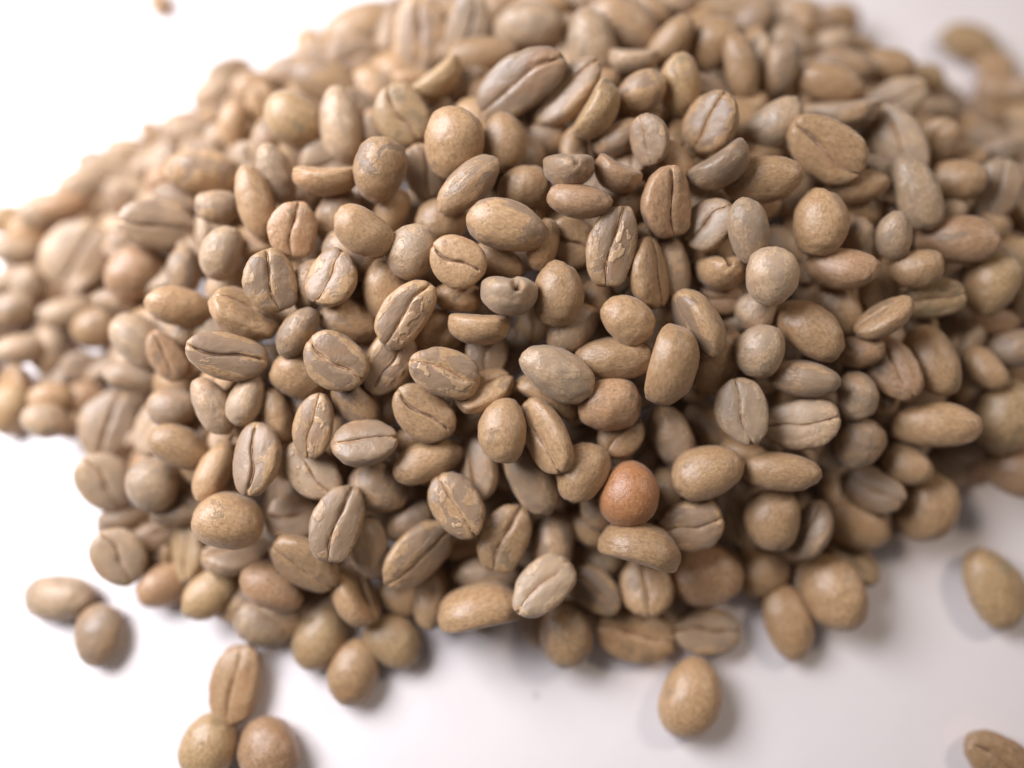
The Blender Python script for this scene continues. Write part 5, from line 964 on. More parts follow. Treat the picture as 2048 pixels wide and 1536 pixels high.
-103.0 -2.5 2.8 0.01 0.41 0.44 0.80 8.1 6.7 4.1 5 g
-105.9 13.1 2.9 0.40 -0.12 -0.60 0.68 9.3 7.9 4.9 0 p
98.6 -8.7 5.7 0.38 -0.16 -0.59 -0.69 9.7 7.3 4.5 5 p
98.7 -0.3 8.9 0.44 0.18 0.07 -0.88 9.8 6.9 4.3 4 m
101.3 5.6 8.8 0.68 -0.06 -0.44 0.58 9.0 7.0 4.3 4 m
101.8 13.2 9.6 0.15 -0.44 -0.32 0.82 8.4 6.8 4.2 3 t
101.6 22.7 10.0 0.47 -0.41 -0.52 0.58 9.7 8.0 5.0 5 t
107.5 0.2 4.1 0.12 -0.48 -0.31 -0.81 9.9 7.8 4.8 4 m
109.3 7.5 4.3 0.49 -0.09 0.30 0.81 8.5 6.1 3.8 1 t
109.7 14.2 4.4 0.45 0.44 -0.23 -0.74 8.9 7.1 4.4 3 g
106.5 23.3 6.4 0.51 0.29 0.19 0.78 8.8 6.1 3.8 5 m
107.4 28.5 5.6 0.18 0.36 0.06 0.91 9.7 6.6 4.1 4 g
114.3 22.2 3.1 0.14 -0.33 -0.01 -0.93 9.3 6.4 4.0 1 m
115.6 27.7 3.0 0.58 -0.22 0.17 -0.77 9.7 7.9 4.9 4 m
115.9 36.3 2.9 0.26 -0.53 0.54 -0.59 8.6 6.2 3.9 4 t
-75.3 15.6 2.0 0.31 -0.15 0.13 0.93 9.6 7.1 4.4 1 p
-73.2 22.3 2.0 0.11 0.04 0.32 -0.94 9.3 7.4 4.6 1 p
-67.1 -10.2 2.0 0.48 -0.49 0.23 0.69 8.1 6.2 3.8 0 p
-67.7 7.0 2.0 0.06 0.12 0.55 0.83 8.8 6.2 3.8 1 t
-67.3 15.2 5.6 0.42 -0.11 0.05 0.90 9.2 7.2 4.5 4 m
-66.6 21.1 6.1 0.19 0.30 0.63 -0.69 9.9 7.8 4.8 4 p
-66.4 30.2 4.3 0.08 -0.16 0.50 0.85 8.6 6.8 4.2 3 m
-67.3 37.2 2.0 0.42 -0.14 -0.31 -0.84 9.1 6.7 4.2 5 m
-59.0 -23.0 2.0 0.08 0.53 -0.23 -0.81 8.9 6.6 4.1 2 t
-58.2 29.3 11.2 0.37 -0.18 -0.56 -0.71 9.1 7.3 4.5 0 m
-60.7 35.2 6.2 0.19 -0.41 -0.34 0.82 9.8 7.0 4.3 2 g
-59.1 46.0 2.0 0.15 -0.52 0.01 -0.84 9.0 6.8 4.2 2 m
-60.4 51.2 2.0 0.19 -0.45 -0.16 0.86 8.1 5.9 3.7 3 t
-50.0 -25.3 2.0 0.16 0.40 -0.16 0.89 8.3 6.5 4.1 0 t
-51.4 -17.3 7.7 0.10 -0.32 -0.35 -0.87 9.2 7.1 4.4 2 t
-50.6 23.0 16.5 0.60 -0.24 0.36 -0.68 10.0 7.9 4.9 2 p
-52.7 28.9 11.7 0.50 -0.37 0.07 -0.78 9.1 7.3 4.5 1 g
-52.9 35.0 11.9 0.22 0.45 -0.26 -0.82 8.3 6.9 4.3 5 p
-50.5 42.7 10.0 0.42 -0.39 -0.19 -0.80 9.5 6.5 4.0 4 p
-52.6 50.2 5.7 0.47 -0.48 -0.11 -0.73 9.9 6.9 4.3 1 t
-52.5 59.1 2.3 0.18 0.32 -0.02 -0.93 9.7 7.4 4.6 5 m
-44.2 -32.7 2.0 0.24 0.58 0.09 0.77 8.4 6.7 4.1 0 m
-42.4 -25.0 2.0 0.36 -0.45 -0.19 0.79 8.2 6.4 4.0 2 t
-43.6 4.9 17.3 0.41 -0.45 0.27 0.74 9.3 7.6 4.7 1 g
-45.5 27.6 17.2 0.58 -0.28 -0.46 -0.61 9.4 7.0 4.4 4 g
-42.7 38.6 14.9 0.24 0.14 0.54 -0.80 9.1 6.5 4.0 2 p
-42.3 46.1 10.9 0.32 0.24 0.57 0.72 9.7 7.8 4.8 3 g
-43.5 52.5 8.1 0.05 -0.25 -0.26 0.93 8.8 6.6 4.1 0 m
-43.2 60.0 3.5 0.13 0.25 0.55 0.79 8.9 7.2 4.5 1 m
-37.3 20.3 20.6 0.49 -0.32 0.54 0.61 8.7 6.1 3.8 3 t
-35.0 44.7 14.1 0.08 -0.66 0.37 0.66 8.9 6.7 4.2 2 m
-38.0 52.6 6.3 0.47 0.44 0.04 -0.76 9.4 7.3 4.5 2 p
-37.7 58.0 6.5 0.13 -0.34 -0.00 0.93 9.4 6.9 4.3 2 p
-37.2 66.8 2.3 0.48 0.02 -0.16 -0.86 9.9 8.2 5.1 2 m
-29.1 -29.9 4.2 0.40 -0.36 0.24 -0.81 9.7 8.1 5.0 1 m
-30.4 -7.3 13.7 0.09 0.57 -0.19 0.79 8.1 6.9 4.3 1 t
-29.2 -0.9 17.2 0.27 0.46 0.11 0.84 8.9 7.0 4.3 3 m
-27.0 20.5 20.5 0.63 0.06 0.24 0.73 9.2 6.3 3.9 3 t
-28.2 45.2 15.6 0.20 0.27 0.62 -0.71 8.6 6.3 3.9 2 p
-30.1 53.3 12.0 0.45 -0.38 0.02 -0.81 9.7 7.1 4.4 1 p
-27.8 57.9 10.4 0.03 -0.45 -0.11 0.89 9.2 7.0 4.4 5 g
-29.6 66.5 5.9 0.13 -0.11 0.05 -0.98 8.1 6.6 4.1 4 t
-29.8 76.2 2.3 0.49 -0.26 -0.18 -0.82 9.8 6.9 4.3 4 p
-22.0 -32.3 4.6 0.26 -0.63 0.06 0.72 8.3 5.7 3.5 3 t
-22.9 -8.3 14.7 0.25 -0.35 0.41 -0.80 8.4 5.8 3.6 5 m
-19.6 6.2 19.5 0.51 -0.02 0.10 -0.86 8.1 5.9 3.6 3 p
-22.2 21.5 20.8 0.16 -0.26 0.64 -0.71 9.1 7.4 4.6 1 m
-21.4 29.9 21.6 0.10 0.24 -0.37 -0.89 8.5 6.2 3.8 4 g
-21.2 35.2 19.0 0.06 0.01 0.42 -0.91 10.0 7.5 4.6 5 g
-22.3 43.4 15.9 0.29 0.58 -0.51 0.56 8.5 7.1 4.4 3 p
-22.0 58.9 10.0 0.34 -0.40 0.31 -0.79 9.5 7.4 4.6 2 t
-19.5 68.8 7.8 0.01 -0.20 -0.44 0.88 8.5 6.5 4.0 0 m
-19.7 74.0 4.0 0.66 -0.05 0.02 0.75 8.7 6.8 4.2 1 p
-14.9 -32.1 2.0 0.12 -0.55 0.55 -0.61 9.0 6.4 4.0 2 t
-14.8 -17.4 11.8 0.38 -0.06 0.65 0.66 9.0 6.9 4.3 5 m
-13.2 -9.2 15.5 0.36 0.17 0.57 -0.71 9.9 7.9 4.9 1 p
-14.9 5.1 18.6 0.67 0.01 0.08 0.74 8.9 6.7 4.2 5 g
-12.8 21.3 21.9 0.12 0.34 -0.57 -0.74 8.5 6.5 4.0 1 m
-13.5 30.4 21.3 0.14 -0.55 0.20 -0.80 9.9 7.7 4.8 4 t
-14.3 50.5 14.9 0.49 0.16 0.54 0.67 9.6 7.7 4.8 3 m
-13.2 68.3 10.0 0.07 -0.22 -0.41 -0.88 8.6 6.1 3.8 2 m
-14.1 74.1 5.7 0.02 -0.61 -0.39 -0.69 9.2 7.5 4.6 1 t
-4.6 -39.5 2.0 0.46 0.53 0.07 0.71 9.8 7.8 4.8 0 g
-6.3 -17.3 10.3 0.20 -0.58 -0.10 0.78 8.2 5.9 3.7 1 m
-6.0 13.6 23.2 0.26 -0.01 -0.10 -0.96 8.5 7.0 4.3 4 g
-4.4 68.3 11.7 0.68 -0.17 0.18 -0.69 9.4 6.5 4.0 4 p
-5.5 74.5 7.0 0.43 -0.00 -0.47 -0.77 8.2 5.7 3.5 2 t
2.4 -24.4 5.1 0.43 -0.51 -0.34 -0.66 9.0 6.8 4.2 2 m
2.3 22.3 22.7 0.48 0.48 -0.02 -0.73 9.7 8.1 5.0 5 m
1.9 44.2 22.1 0.25 -0.35 -0.38 0.82 9.1 6.3 3.9 5 p
0.6 52.4 18.7 0.06 -0.60 0.00 -0.80 8.8 7.0 4.4 2 t
0.3 60.3 16.4 0.06 0.16 -0.44 0.88 8.3 7.0 4.3 1 g
0.8 67.5 11.6 0.04 -0.43 -0.49 -0.76 9.5 7.9 4.9 5 m
3.1 74.1 9.6 0.64 0.08 0.08 -0.76 9.4 7.8 4.8 2 g
0.6 81.6 3.0 0.06 -0.68 0.05 0.73 8.8 7.5 4.7 0 g
8.0 -32.0 2.7 0.62 0.08 -0.29 -0.72 9.7 7.6 4.7 1 t
9.9 -22.8 6.5 0.57 0.18 -0.55 0.59 9.4 6.8 4.2 3 t
8.4 4.6 17.5 0.04 0.68 -0.28 0.68 9.8 7.4 4.6 4 t
9.4 37.2 21.2 0.59 -0.18 0.50 -0.60 8.5 7.1 4.4 5 m
9.3 43.4 22.7 0.36 -0.03 -0.16 0.92 8.7 7.4 4.6 5 t
10.8 60.8 17.0 0.33 0.48 0.48 -0.66 8.3 6.2 3.9 1 t
9.6 67.2 14.1 0.12 -0.11 -0.07 -0.98 8.5 6.4 4.0 1 t
8.3 74.7 10.0 0.10 -0.03 0.02 0.99 9.1 7.3 4.5 2 g
8.6 81.7 5.6 0.45 0.47 -0.35 0.67 8.8 6.3 3.9 0 t
9.9 90.4 2.3 0.35 0.39 0.21 0.82 8.2 6.9 4.3 1 t
15.7 -25.5 3.6 0.12 0.45 -0.47 0.75 9.6 7.7 4.8 0 g
16.6 -9.7 14.8 0.42 0.52 -0.50 -0.54 8.1 6.0 3.7 0 g
18.6 52.3 20.5 0.50 -0.34 -0.17 0.78 8.5 6.9 4.3 5 m
17.3 58.3 18.4 0.28 -0.08 0.60 0.75 9.9 7.8 4.9 4 m
17.2 68.3 14.1 0.16 0.50 0.02 0.85 8.8 7.0 4.3 0 p
17.8 76.0 10.0 0.46 -0.53 0.39 0.59 8.5 6.3 3.9 4 m
15.2 81.6 6.2 0.27 0.10 0.62 0.73 8.3 6.4 4.0 5 m
23.0 -31.8 2.0 0.10 -0.51 0.18 -0.84 9.1 7.6 4.7 2 m
25.6 -15.8 10.0 0.44 -0.35 -0.53 0.63 8.6 6.0 3.7 5 p
24.4 15.6 17.5 0.32 0.60 -0.38 -0.63 8.1 6.4 4.0 0 m
23.8 36.6 24.5 0.14 0.63 -0.04 0.76 8.4 7.0 4.4 3 t
24.7 53.6 19.4 0.14 0.31 0.21 0.92 8.7 7.2 4.5 0 t
23.6 59.2 18.1 0.30 0.11 -0.51 -0.80 8.2 6.3 3.9 1 t
22.7 68.4 14.2 0.09 -0.15 0.45 0.88 9.2 7.1 4.4 0 m
23.0 74.8 10.8 0.26 -0.63 -0.23 -0.69 8.6 7.2 4.5 1 g
26.0 81.6 6.3 0.02 -0.31 -0.54 -0.78 9.2 7.7 4.8 3 m
24.6 89.6 2.3 0.31 0.35 0.53 0.70 9.3 7.2 4.5 1 g
31.3 -10.4 8.7 0.56 0.29 -0.02 -0.78 8.1 5.6 3.5 3 t
33.0 0.2 15.8 0.21 -0.16 0.60 -0.76 8.2 6.2 3.9 3 p
32.3 8.1 14.4 0.10 0.60 -0.04 -0.79 9.3 7.9 4.9 3 g
31.7 13.1 16.0 0.01 -0.68 0.06 0.73 8.0 6.5 4.0 4 t
31.4 20.4 18.8 0.29 -0.49 -0.45 0.69 10.0 8.1 5.0 4 g
33.3 37.8 23.2 0.62 -0.33 0.19 -0.69 9.2 7.3 4.5 2 t
32.6 44.2 21.8 0.67 0.22 0.32 -0.64 8.8 6.2 3.8 5 p
31.5 66.4 14.3 0.25 -0.29 -0.18 -0.91 9.3 7.0 4.3 5 p
32.3 75.8 9.2 0.28 0.00 -0.41 0.87 8.7 6.7 4.2 5 p
33.1 82.3 4.5 0.50 0.46 -0.18 -0.71 9.5 6.8 4.2 4 m
38.0 -16.7 9.6 0.43 -0.03 -0.57 0.70 8.8 7.2 4.4 4 g
39.2 -8.0 14.3 0.63 0.21 0.20 0.72 9.7 6.9 4.3 4 p
40.8 53.2 17.8 0.34 0.27 -0.52 -0.73 9.4 7.6 4.7 3 g
38.1 68.2 12.1 0.15 -0.38 0.42 0.81 8.7 7.1 4.4 2 m
38.8 75.8 7.6 0.17 0.08 -0.53 0.82 9.3 6.5 4.0 3 t
38.8 83.4 2.3 0.26 -0.27 -0.25 -0.89 9.3 7.2 4.5 0 g
47.6 -25.4 4.1 0.26 0.59 0.05 -0.77 9.9 7.2 4.4 1 g
46.6 -15.3 10.6 0.05 -0.46 -0.36 0.81 9.2 6.4 3.9 1 g
45.5 -0.3 16.8 0.30 -0.24 0.64 -0.66 8.3 5.6 3.5 3 g
47.8 14.2 21.0 0.31 -0.40 -0.14 0.85 8.2 5.8 3.6 3 m
48.1 35.8 20.9 0.19 0.34 0.14 0.91 9.5 7.7 4.8 5 t
48.5 53.4 15.9 0.13 0.16 0.53 0.82 8.6 6.5 4.0 2 p
46.0 65.6 11.6 0.21 -0.65 -0.42 0.59 9.5 8.0 5.0 0 m
46.1 73.1 7.3 0.13 -0.36 0.37 0.85 9.6 7.9 4.9 5 m
48.8 83.5 2.3 0.51 -0.47 -0.34 0.64 8.3 6.9 4.3 3 g
54.7 29.6 19.7 0.16 -0.25 -0.47 0.83 9.1 7.1 4.4 0 p
54.5 45.3 16.5 0.32 0.33 -0.19 0.87 9.8 7.0 4.3 4 t
56.3 51.6 14.2 0.16 0.26 -0.06 -0.95 9.9 7.4 4.6 4 m
53.8 61.2 11.3 0.17 0.48 0.17 0.84 9.4 7.0 4.3 4 p
54.7 75.0 3.4 0.18 -0.61 -0.53 0.56 10.0 8.3 5.2 0 m
63.3 -0.6 13.3 0.45 0.51 0.21 0.71 8.1 6.7 4.1 1 t
61.4 21.4 19.8 0.02 0.23 -0.21 -0.95 8.4 6.9 4.3 4 t
64.0 29.6 18.4 0.66 -0.06 -0.14 -0.74 8.7 6.8 4.2 3 g
62.8 38.0 16.7 0.24 0.20 -0.27 -0.91 9.6 8.1 5.0 4 p
61.9 42.8 15.4 0.11 0.04 0.23 0.97 9.8 7.0 4.4 2 p
63.5 52.6 9.7 0.15 -0.40 -0.09 0.90 9.1 6.5 4.0 4 t
63.9 60.5 7.8 0.38 0.30 -0.31 -0.82 9.1 6.3 3.9 1 m
60.9 66.3 6.0 0.34 0.36 -0.52 0.70 9.9 7.3 4.5 5 m
63.4 75.6 2.0 0.33 -0.39 -0.52 0.68 8.6 6.4 3.9 3 m
69.1 35.4 13.7 0.05 0.40 0.54 -0.74 8.2 5.8 3.6 5 m
70.8 45.1 11.8 0.25 -0.14 -0.54 0.79 9.5 8.0 4.9 2 p
71.0 50.8 9.7 0.12 -0.42 0.19 0.88 9.4 6.8 4.2 5 t
71.2 60.5 4.9 0.40 -0.57 0.17 -0.70 8.4 7.0 4.4 3 m
69.2 67.9 2.3 0.44 -0.02 0.31 -0.84 8.2 5.7 3.6 5 t
77.7 -7.2 2.2 0.05 0.07 0.00 -1.00 8.8 6.1 3.8 2 t
76.3 20.4 16.0 0.02 0.35 0.39 -0.85 9.8 8.3 5.1 3 t
76.9 28.6 15.0 0.05 0.05 0.67 -0.74 9.0 7.6 4.7 1 p
79.3 38.6 9.8 0.02 0.22 0.46 -0.86 9.5 6.6 4.1 2 g
77.9 43.3 9.5 0.27 -0.50 -0.48 0.66 9.2 6.8 4.2 1 t
76.8 51.7 6.6 0.58 -0.15 -0.28 -0.75 9.9 7.9 4.9 3 m
76.0 58.0 4.2 0.62 0.14 -0.02 0.77 9.0 6.9 4.3 2 m
76.7 66.9 2.3 0.31 -0.04 -0.34 -0.89 9.7 7.7 4.8 1 g
85.3 -7.5 2.8 0.16 0.48 -0.37 -0.78 9.6 6.9 4.3 5 p
84.1 12.3 11.0 0.24 -0.36 0.22 0.87 9.1 6.6 4.1 5 m
83.8 28.4 12.6 0.57 0.03 0.18 0.80 9.9 8.4 5.2 2 g
83.9 37.3 9.3 0.06 0.12 0.55 -0.82 9.7 6.9 4.2 3 t
83.6 45.3 5.7 0.25 -0.14 0.67 0.68 8.5 7.0 4.4 3 t
84.4 53.0 2.3 0.17 0.44 0.44 0.76 8.0 6.7 4.1 1 t
91.2 12.5 8.9 0.13 0.07 0.26 -0.95 9.8 7.8 4.9 5 g
92.0 21.5 9.0 0.64 0.26 0.09 0.72 9.3 7.8 4.8 3 t
91.6 30.4 8.4 0.29 0.27 0.34 -0.85 9.8 6.7 4.2 4 g
92.5 38.3 4.5 0.31 -0.46 0.30 -0.78 9.5 8.0 5.0 4 t
93.3 42.8 3.3 0.48 0.09 -0.55 0.68 8.0 6.6 4.1 3 p
101.6 14.0 2.4 0.22 -0.51 -0.49 -0.68 9.4 7.4 4.6 0 t
101.5 21.0 2.6 0.03 0.45 -0.02 0.89 9.6 7.2 4.4 3 p
100.9 28.3 2.4 0.53 -0.05 -0.19 -0.82 9.5 6.5 4.0 0 t
99.1 35.4 2.3 0.07 0.04 -0.49 0.87 9.2 6.4 4.0 1 m
-57.8 -17.5 2.3 0.13 0.40 -0.41 0.81 8.4 5.8 3.6 4 t
-59.3 -7.2 2.4 0.36 0.48 -0.17 0.78 8.0 6.8 4.2 3 p
-58.5 -1.8 4.4 0.29 -0.25 0.13 0.91 9.0 6.8 4.2 5 p
-58.5 6.9 6.6 0.29 -0.34 0.04 0.89 8.6 6.1 3.8 2 g
-59.5 14.2 7.4 0.28 -0.49 -0.38 -0.73 9.8 7.6 4.7 1 m
-58.7 22.9 7.9 0.55 0.03 -0.52 0.66 9.0 7.5 4.6 0 t
-60.6 29.1 5.1 0.33 0.34 0.42 0.77 8.1 6.4 4.0 3 g
-51.1 -9.7 6.6 0.46 -0.40 -0.36 -0.71 8.3 5.7 3.6 3 t
-50.8 -2.6 8.4 0.26 -0.61 -0.48 -0.58 8.3 6.6 4.1 2 t
-51.5 6.5 10.0 0.47 0.00 0.30 -0.83 8.4 6.0 3.7 0 g
-49.8 15.3 12.4 0.04 0.40 -0.10 -0.91 8.5 7.0 4.3 0 m
-51.2 19.8 12.1 0.61 0.35 -0.24 -0.67 8.1 6.5 4.0 2 m
-52.6 37.8 6.7 0.58 0.23 -0.31 -0.72 9.6 7.2 4.5 5 t
-53.2 44.2 3.8 0.02 0.06 -0.52 0.85 9.0 6.5 4.0 2 t
-50.3 52.5 2.3 0.07 0.03 -0.19 0.98 8.5 6.0 3.7 0 t
-42.8 -15.0 8.1 0.67 0.10 0.42 -0.60 9.0 6.9 4.3 5 p
-43.6 -8.0 10.2 0.59 0.07 0.26 0.76 9.0 6.3 3.9 0 g
-44.6 -0.3 11.5 0.50 -0.24 -0.15 0.82 9.9 7.8 4.8 4 m
-42.5 7.5 13.7 0.31 -0.13 0.65 -0.69 8.4 6.3 3.9 4 m
-44.3 12.9 14.0 0.64 -0.26 0.07 0.72 9.4 7.3 4.5 0 t
-42.3 21.9 14.9 0.21 0.43 -0.01 0.88 8.9 7.1 4.4 0 m
-44.0 29.5 12.7 0.31 -0.45 -0.49 0.68 9.3 7.3 4.5 4 m
-38.1 -32.2 2.1 0.29 0.52 0.05 0.80 8.0 6.2 3.9 5 m
-34.9 -17.6 8.3 0.24 0.61 -0.14 0.74 8.0 6.5 4.0 4 m
-35.0 -2.6 13.8 0.60 -0.34 0.34 -0.64 8.7 6.5 4.0 1 p
-36.2 14.7 16.5 0.20 -0.67 -0.47 0.54 8.6 6.9 4.3 2 t
-37.1 22.3 16.1 0.58 0.23 0.38 -0.68 9.3 6.7 4.2 2 g
-35.4 30.2 14.7 0.25 0.35 -0.35 -0.83 9.2 6.8 4.2 4 m
-36.4 43.3 9.9 0.00 -0.16 0.58 -0.80 8.8 6.5 4.1 2 p
-35.2 61.3 2.3 0.33 0.10 0.53 -0.78 8.9 6.6 4.1 1 m
-29.4 -24.7 5.0 0.27 -0.29 -0.22 -0.89 8.1 6.1 3.8 2 g
-27.7 30.0 16.0 0.16 0.25 0.11 0.95 9.4 6.5 4.0 4 p
-27.5 38.1 13.7 0.34 0.19 0.38 -0.84 9.4 7.8 4.8 0 g
-30.3 58.9 5.2 0.31 -0.06 0.59 -0.74 9.9 7.6 4.7 5 p
-22.6 -17.7 8.2 0.48 -0.43 0.45 -0.62 8.5 7.0 4.4 4 g
-22.8 28.9 17.1 0.18 0.49 -0.38 0.76 8.6 7.1 4.4 3 m
-19.5 37.8 15.5 0.41 0.22 0.40 -0.79 8.4 6.8 4.2 2 p
-21.2 51.4 11.2 0.39 -0.16 0.43 -0.80 8.2 6.8 4.2 0 t
-14.5 -24.7 4.2 0.37 0.10 0.61 0.70 8.8 6.1 3.8 0 g
-12.1 -1.5 14.3 0.12 -0.02 0.09 0.99 9.1 6.7 4.2 1 g
-13.9 36.0 17.1 0.30 -0.53 0.37 -0.70 9.8 7.9 4.9 1 g
-13.7 44.9 15.0 0.10 -0.49 -0.47 -0.73 8.7 6.1 3.8 4 t
-11.8 60.3 9.9 0.03 0.34 0.49 0.80 8.2 5.8 3.6 5 p
-7.2 15.0 19.0 0.58 0.37 0.29 -0.66 9.6 8.0 5.0 4 p
-4.5 28.8 19.9 0.68 -0.17 0.14 0.70 9.3 6.4 4.0 5 g
-5.7 36.1 18.5 0.25 0.07 0.27 0.93 9.9 8.3 5.1 5 t
-5.2 44.7 16.5 0.12 0.58 0.03 -0.81 9.9 7.3 4.5 2 g
-4.4 52.9 14.2 0.05 0.24 0.48 -0.84 9.1 6.4 4.0 1 m
-7.2 58.3 11.7 0.33 -0.02 -0.01 0.94 9.5 8.1 5.0 3 m
-7.7 75.0 2.3 0.07 -0.15 0.13 -0.98 9.4 7.0 4.3 0 g
2.0 -10.6 11.4 0.01 0.06 0.15 -0.99 8.7 6.6 4.1 2 m
1.8 29.6 20.5 0.03 -0.19 -0.55 0.81 8.4 5.8 3.6 2 g
0.2 36.0 19.3 0.31 0.46 -0.10 -0.83 8.9 6.6 4.1 0 t
1.8 44.9 17.4 0.37 -0.04 -0.60 -0.71 9.2 6.4 4.0 4 m
3.1 75.9 3.9 0.54 -0.39 0.52 -0.53 9.9 7.7 4.8 4 g
11.0 29.0 21.1 0.27 -0.36 0.54 0.71 8.7 7.1 4.4 3 t
9.1 44.8 17.8 0.50 0.06 0.23 -0.83 10.0 7.8 4.8 0 t
9.9 52.6 15.5 0.28 0.32 0.44 0.79 8.9 7.4 4.6 4 m
7.7 60.9 12.3 0.35 -0.23 -0.35 0.84 9.0 7.0 4.3 4 m
9.6 68.3 9.1 0.02 0.60 -0.33 0.73 8.0 6.0 3.7 3 g
10.8 74.9 5.7 0.54 0.23 0.35 0.73 9.6 7.7 4.8 4 t
17.8 27.9 21.0 0.02 -0.43 0.47 0.77 8.8 6.6 4.1 0 t
15.1 37.8 19.8 0.08 0.38 0.50 -0.78 8.6 6.8 4.2 1 p
15.3 43.9 18.3 0.08 -0.10 -0.20 0.97 9.5 6.6 4.1 2 p
16.5 51.3 16.2 0.35 0.55 0.31 -0.69 8.4 6.7 4.1 1 p
16.8 59.2 13.5 0.38 -0.18 0.64 0.65 8.2 6.8 4.2 0 p
16.1 68.7 9.3 0.15 0.11 0.54 -0.82 8.3 5.8 3.6 1 p
17.6 82.9 2.3 0.36 0.01 -0.14 -0.92 9.1 7.2 4.5 3 m
24.1 -1.9 13.3 0.03 0.33 0.21 0.92 9.0 6.7 4.1 2 p
23.9 22.8 20.2 0.48 -0.36 -0.50 -0.63 9.4 6.8 4.2 1 p
25.7 43.9 18.2 0.30 0.45 -0.21 0.82 9.1 7.6 4.7 4 g
23.0 61.1 12.9 0.36 0.54 -0.43 -0.63 9.6 7.3 4.5 5 m
24.9 74.7 6.4 0.10 -0.08 -0.42 0.90 9.0 7.2 4.4 4 m
32.1 28.6 20.1 0.48 0.14 0.25 0.83 9.3 7.7 4.8 4 m
33.7 51.3 15.2 0.02 -0.15 -0.34 -0.93 8.3 6.5 4.0 4 t
30.7 58.6 13.1 0.26 0.62 -0.35 0.65 8.3 6.7 4.1 3 p
32.4 66.6 9.5 0.55 -0.24 0.15 0.79 9.8 8.1 5.0 5 m
40.4 4.8 14.6 0.56 -0.37 -0.16 -0.72 8.5 6.9 4.3 4 t
38.7 29.6 19.2 0.51 -0.32 0.30 -0.74 8.5 6.6 4.1 1 g
40.9 35.0 17.9 0.40 -0.07 0.47 0.78 9.0 6.2 3.8 5 g
38.1 45.6 16.1 0.48 -0.05 0.29 0.83 9.6 7.7 4.8 1 p
39.1 59.6 11.3 0.45 -0.31 0.20 -0.81 9.0 6.8 4.2 3 t
39.3 68.3 7.3 0.12 0.60 -0.25 -0.75 8.6 6.4 4.0 3 g
40.7 74.9 3.2 0.45 -0.07 0.48 0.76 9.6 7.7 4.7 4 t
47.0 -8.7 8.9 0.40 -0.34 -0.45 0.72 8.9 7.2 4.4 3 m
46.5 22.1 18.3 0.31 0.54 -0.49 -0.61 8.3 6.1 3.8 1 t
47.9 30.5 17.6 0.55 -0.31 -0.50 -0.59 8.5 7.1 4.4 2 t
48.8 36.7 16.1 0.43 -0.12 0.06 0.89 10.0 6.8 4.2 0 t
45.9 43.9 14.9 0.36 -0.44 0.47 -0.68 9.0 6.2 3.8 2 g
47.5 60.2 9.2 0.12 -0.54 -0.43 0.71 8.5 6.6 4.1 2 p
48.2 67.4 5.6 0.46 0.40 0.32 -0.73 8.9 6.5 4.0 2 p
45.7 74.4 2.3 0.32 -0.08 -0.15 0.93 9.4 7.9 4.9 4 g
54.1 -7.7 7.8 0.32 0.20 0.17 0.91 8.4 6.1 3.8 3 p
56.6 0.4 10.7 0.44 -0.17 0.43 -0.77 8.1 5.8 3.6 0 m
54.6 13.2 15.1 0.26 -0.47 0.58 -0.62 8.8 7.1 4.4 5 p
54.3 21.2 16.8 0.01 -0.10 0.40 0.91 8.9 7.5 4.6 5 m
55.0 38.2 14.4 0.46 0.39 0.19 0.77 8.1 5.7 3.5 2 m
54.9 68.5 2.9 0.20 0.37 0.57 0.71 9.5 6.9 4.3 1 p
64.1 -7.8 5.5 0.03 0.31 0.25 -0.92 8.9 6.4 4.0 4 p
63.3 5.1 10.7 0.29 0.22 -0.00 -0.93 9.1 6.7 4.1 2 t
61.1 14.1 13.9 0.60 -0.10 -0.28 0.74 8.6 5.8 3.6 2 t
63.2 19.8 14.7 0.19 -0.30 0.40 0.85 8.7 7.4 4.6 0 t
62.1 30.7 14.2 0.42 0.48 -0.01 0.77 8.1 6.4 4.0 5 g
62.8 43.4 10.7 0.25 0.50 0.44 0.70 9.6 6.9 4.3 4 g
69.9 -16.0 2.3 0.40 0.46 -0.31 0.73 8.0 5.8 3.6 4 p
70.6 -8.4 3.0 0.59 -0.16 -0.44 0.65 9.7 7.1 4.4 0 t
70.1 -2.9 5.6 0.24 0.35 -0.27 -0.86 9.5 7.6 4.7 4 m
69.6 6.6 9.4 0.66 0.16 0.35 0.64 8.2 6.1 3.8 5 g
70.8 13.5 11.4 0.21 0.40 -0.11 0.89 8.3 5.9 3.6 3 p
70.2 20.0 13.1 0.20 0.28 -0.25 0.91 9.7 8.1 5.1 0 m
69.6 28.0 12.7 0.26 -0.47 -0.27 -0.80 9.0 7.3 4.5 5 t
71.2 37.9 9.5 0.37 0.45 -0.48 0.66 9.7 7.1 4.4 1 t
78.9 0.4 4.2 0.11 0.19 0.51 0.83 8.0 6.6 4.1 2 t
79.0 4.9 6.3 0.00 0.02 0.67 -0.74 8.1 6.2 3.8 1 t
75.9 14.6 10.6 0.33 -0.17 -0.37 -0.85 9.4 7.5 4.7 1 m
76.9 20.7 11.4 0.34 -0.40 0.36 -0.77 10.0 7.8 4.8 3 g
77.9 28.8 10.1 0.00 -0.08 -0.35 -0.93 9.8 7.1 4.4 2 t
78.9 45.9 3.5 0.25 -0.60 0.18 0.73 9.9 6.8 4.2 1 p
78.3 52.4 2.3 0.31 0.19 0.44 -0.82 8.0 6.5 4.0 3 m
83.7 -2.3 2.3 0.02 -0.37 0.64 0.67 9.3 7.7 4.8 0 m
85.5 6.6 5.4 0.30 -0.05 -0.43 -0.85 9.2 7.8 4.8 5 p
86.3 15.0 7.2 0.45 -0.43 0.55 -0.56 8.9 6.3 3.9 4 m
85.8 21.5 8.0 0.17 0.15 -0.27 0.94 8.5 6.8 4.2 2 p
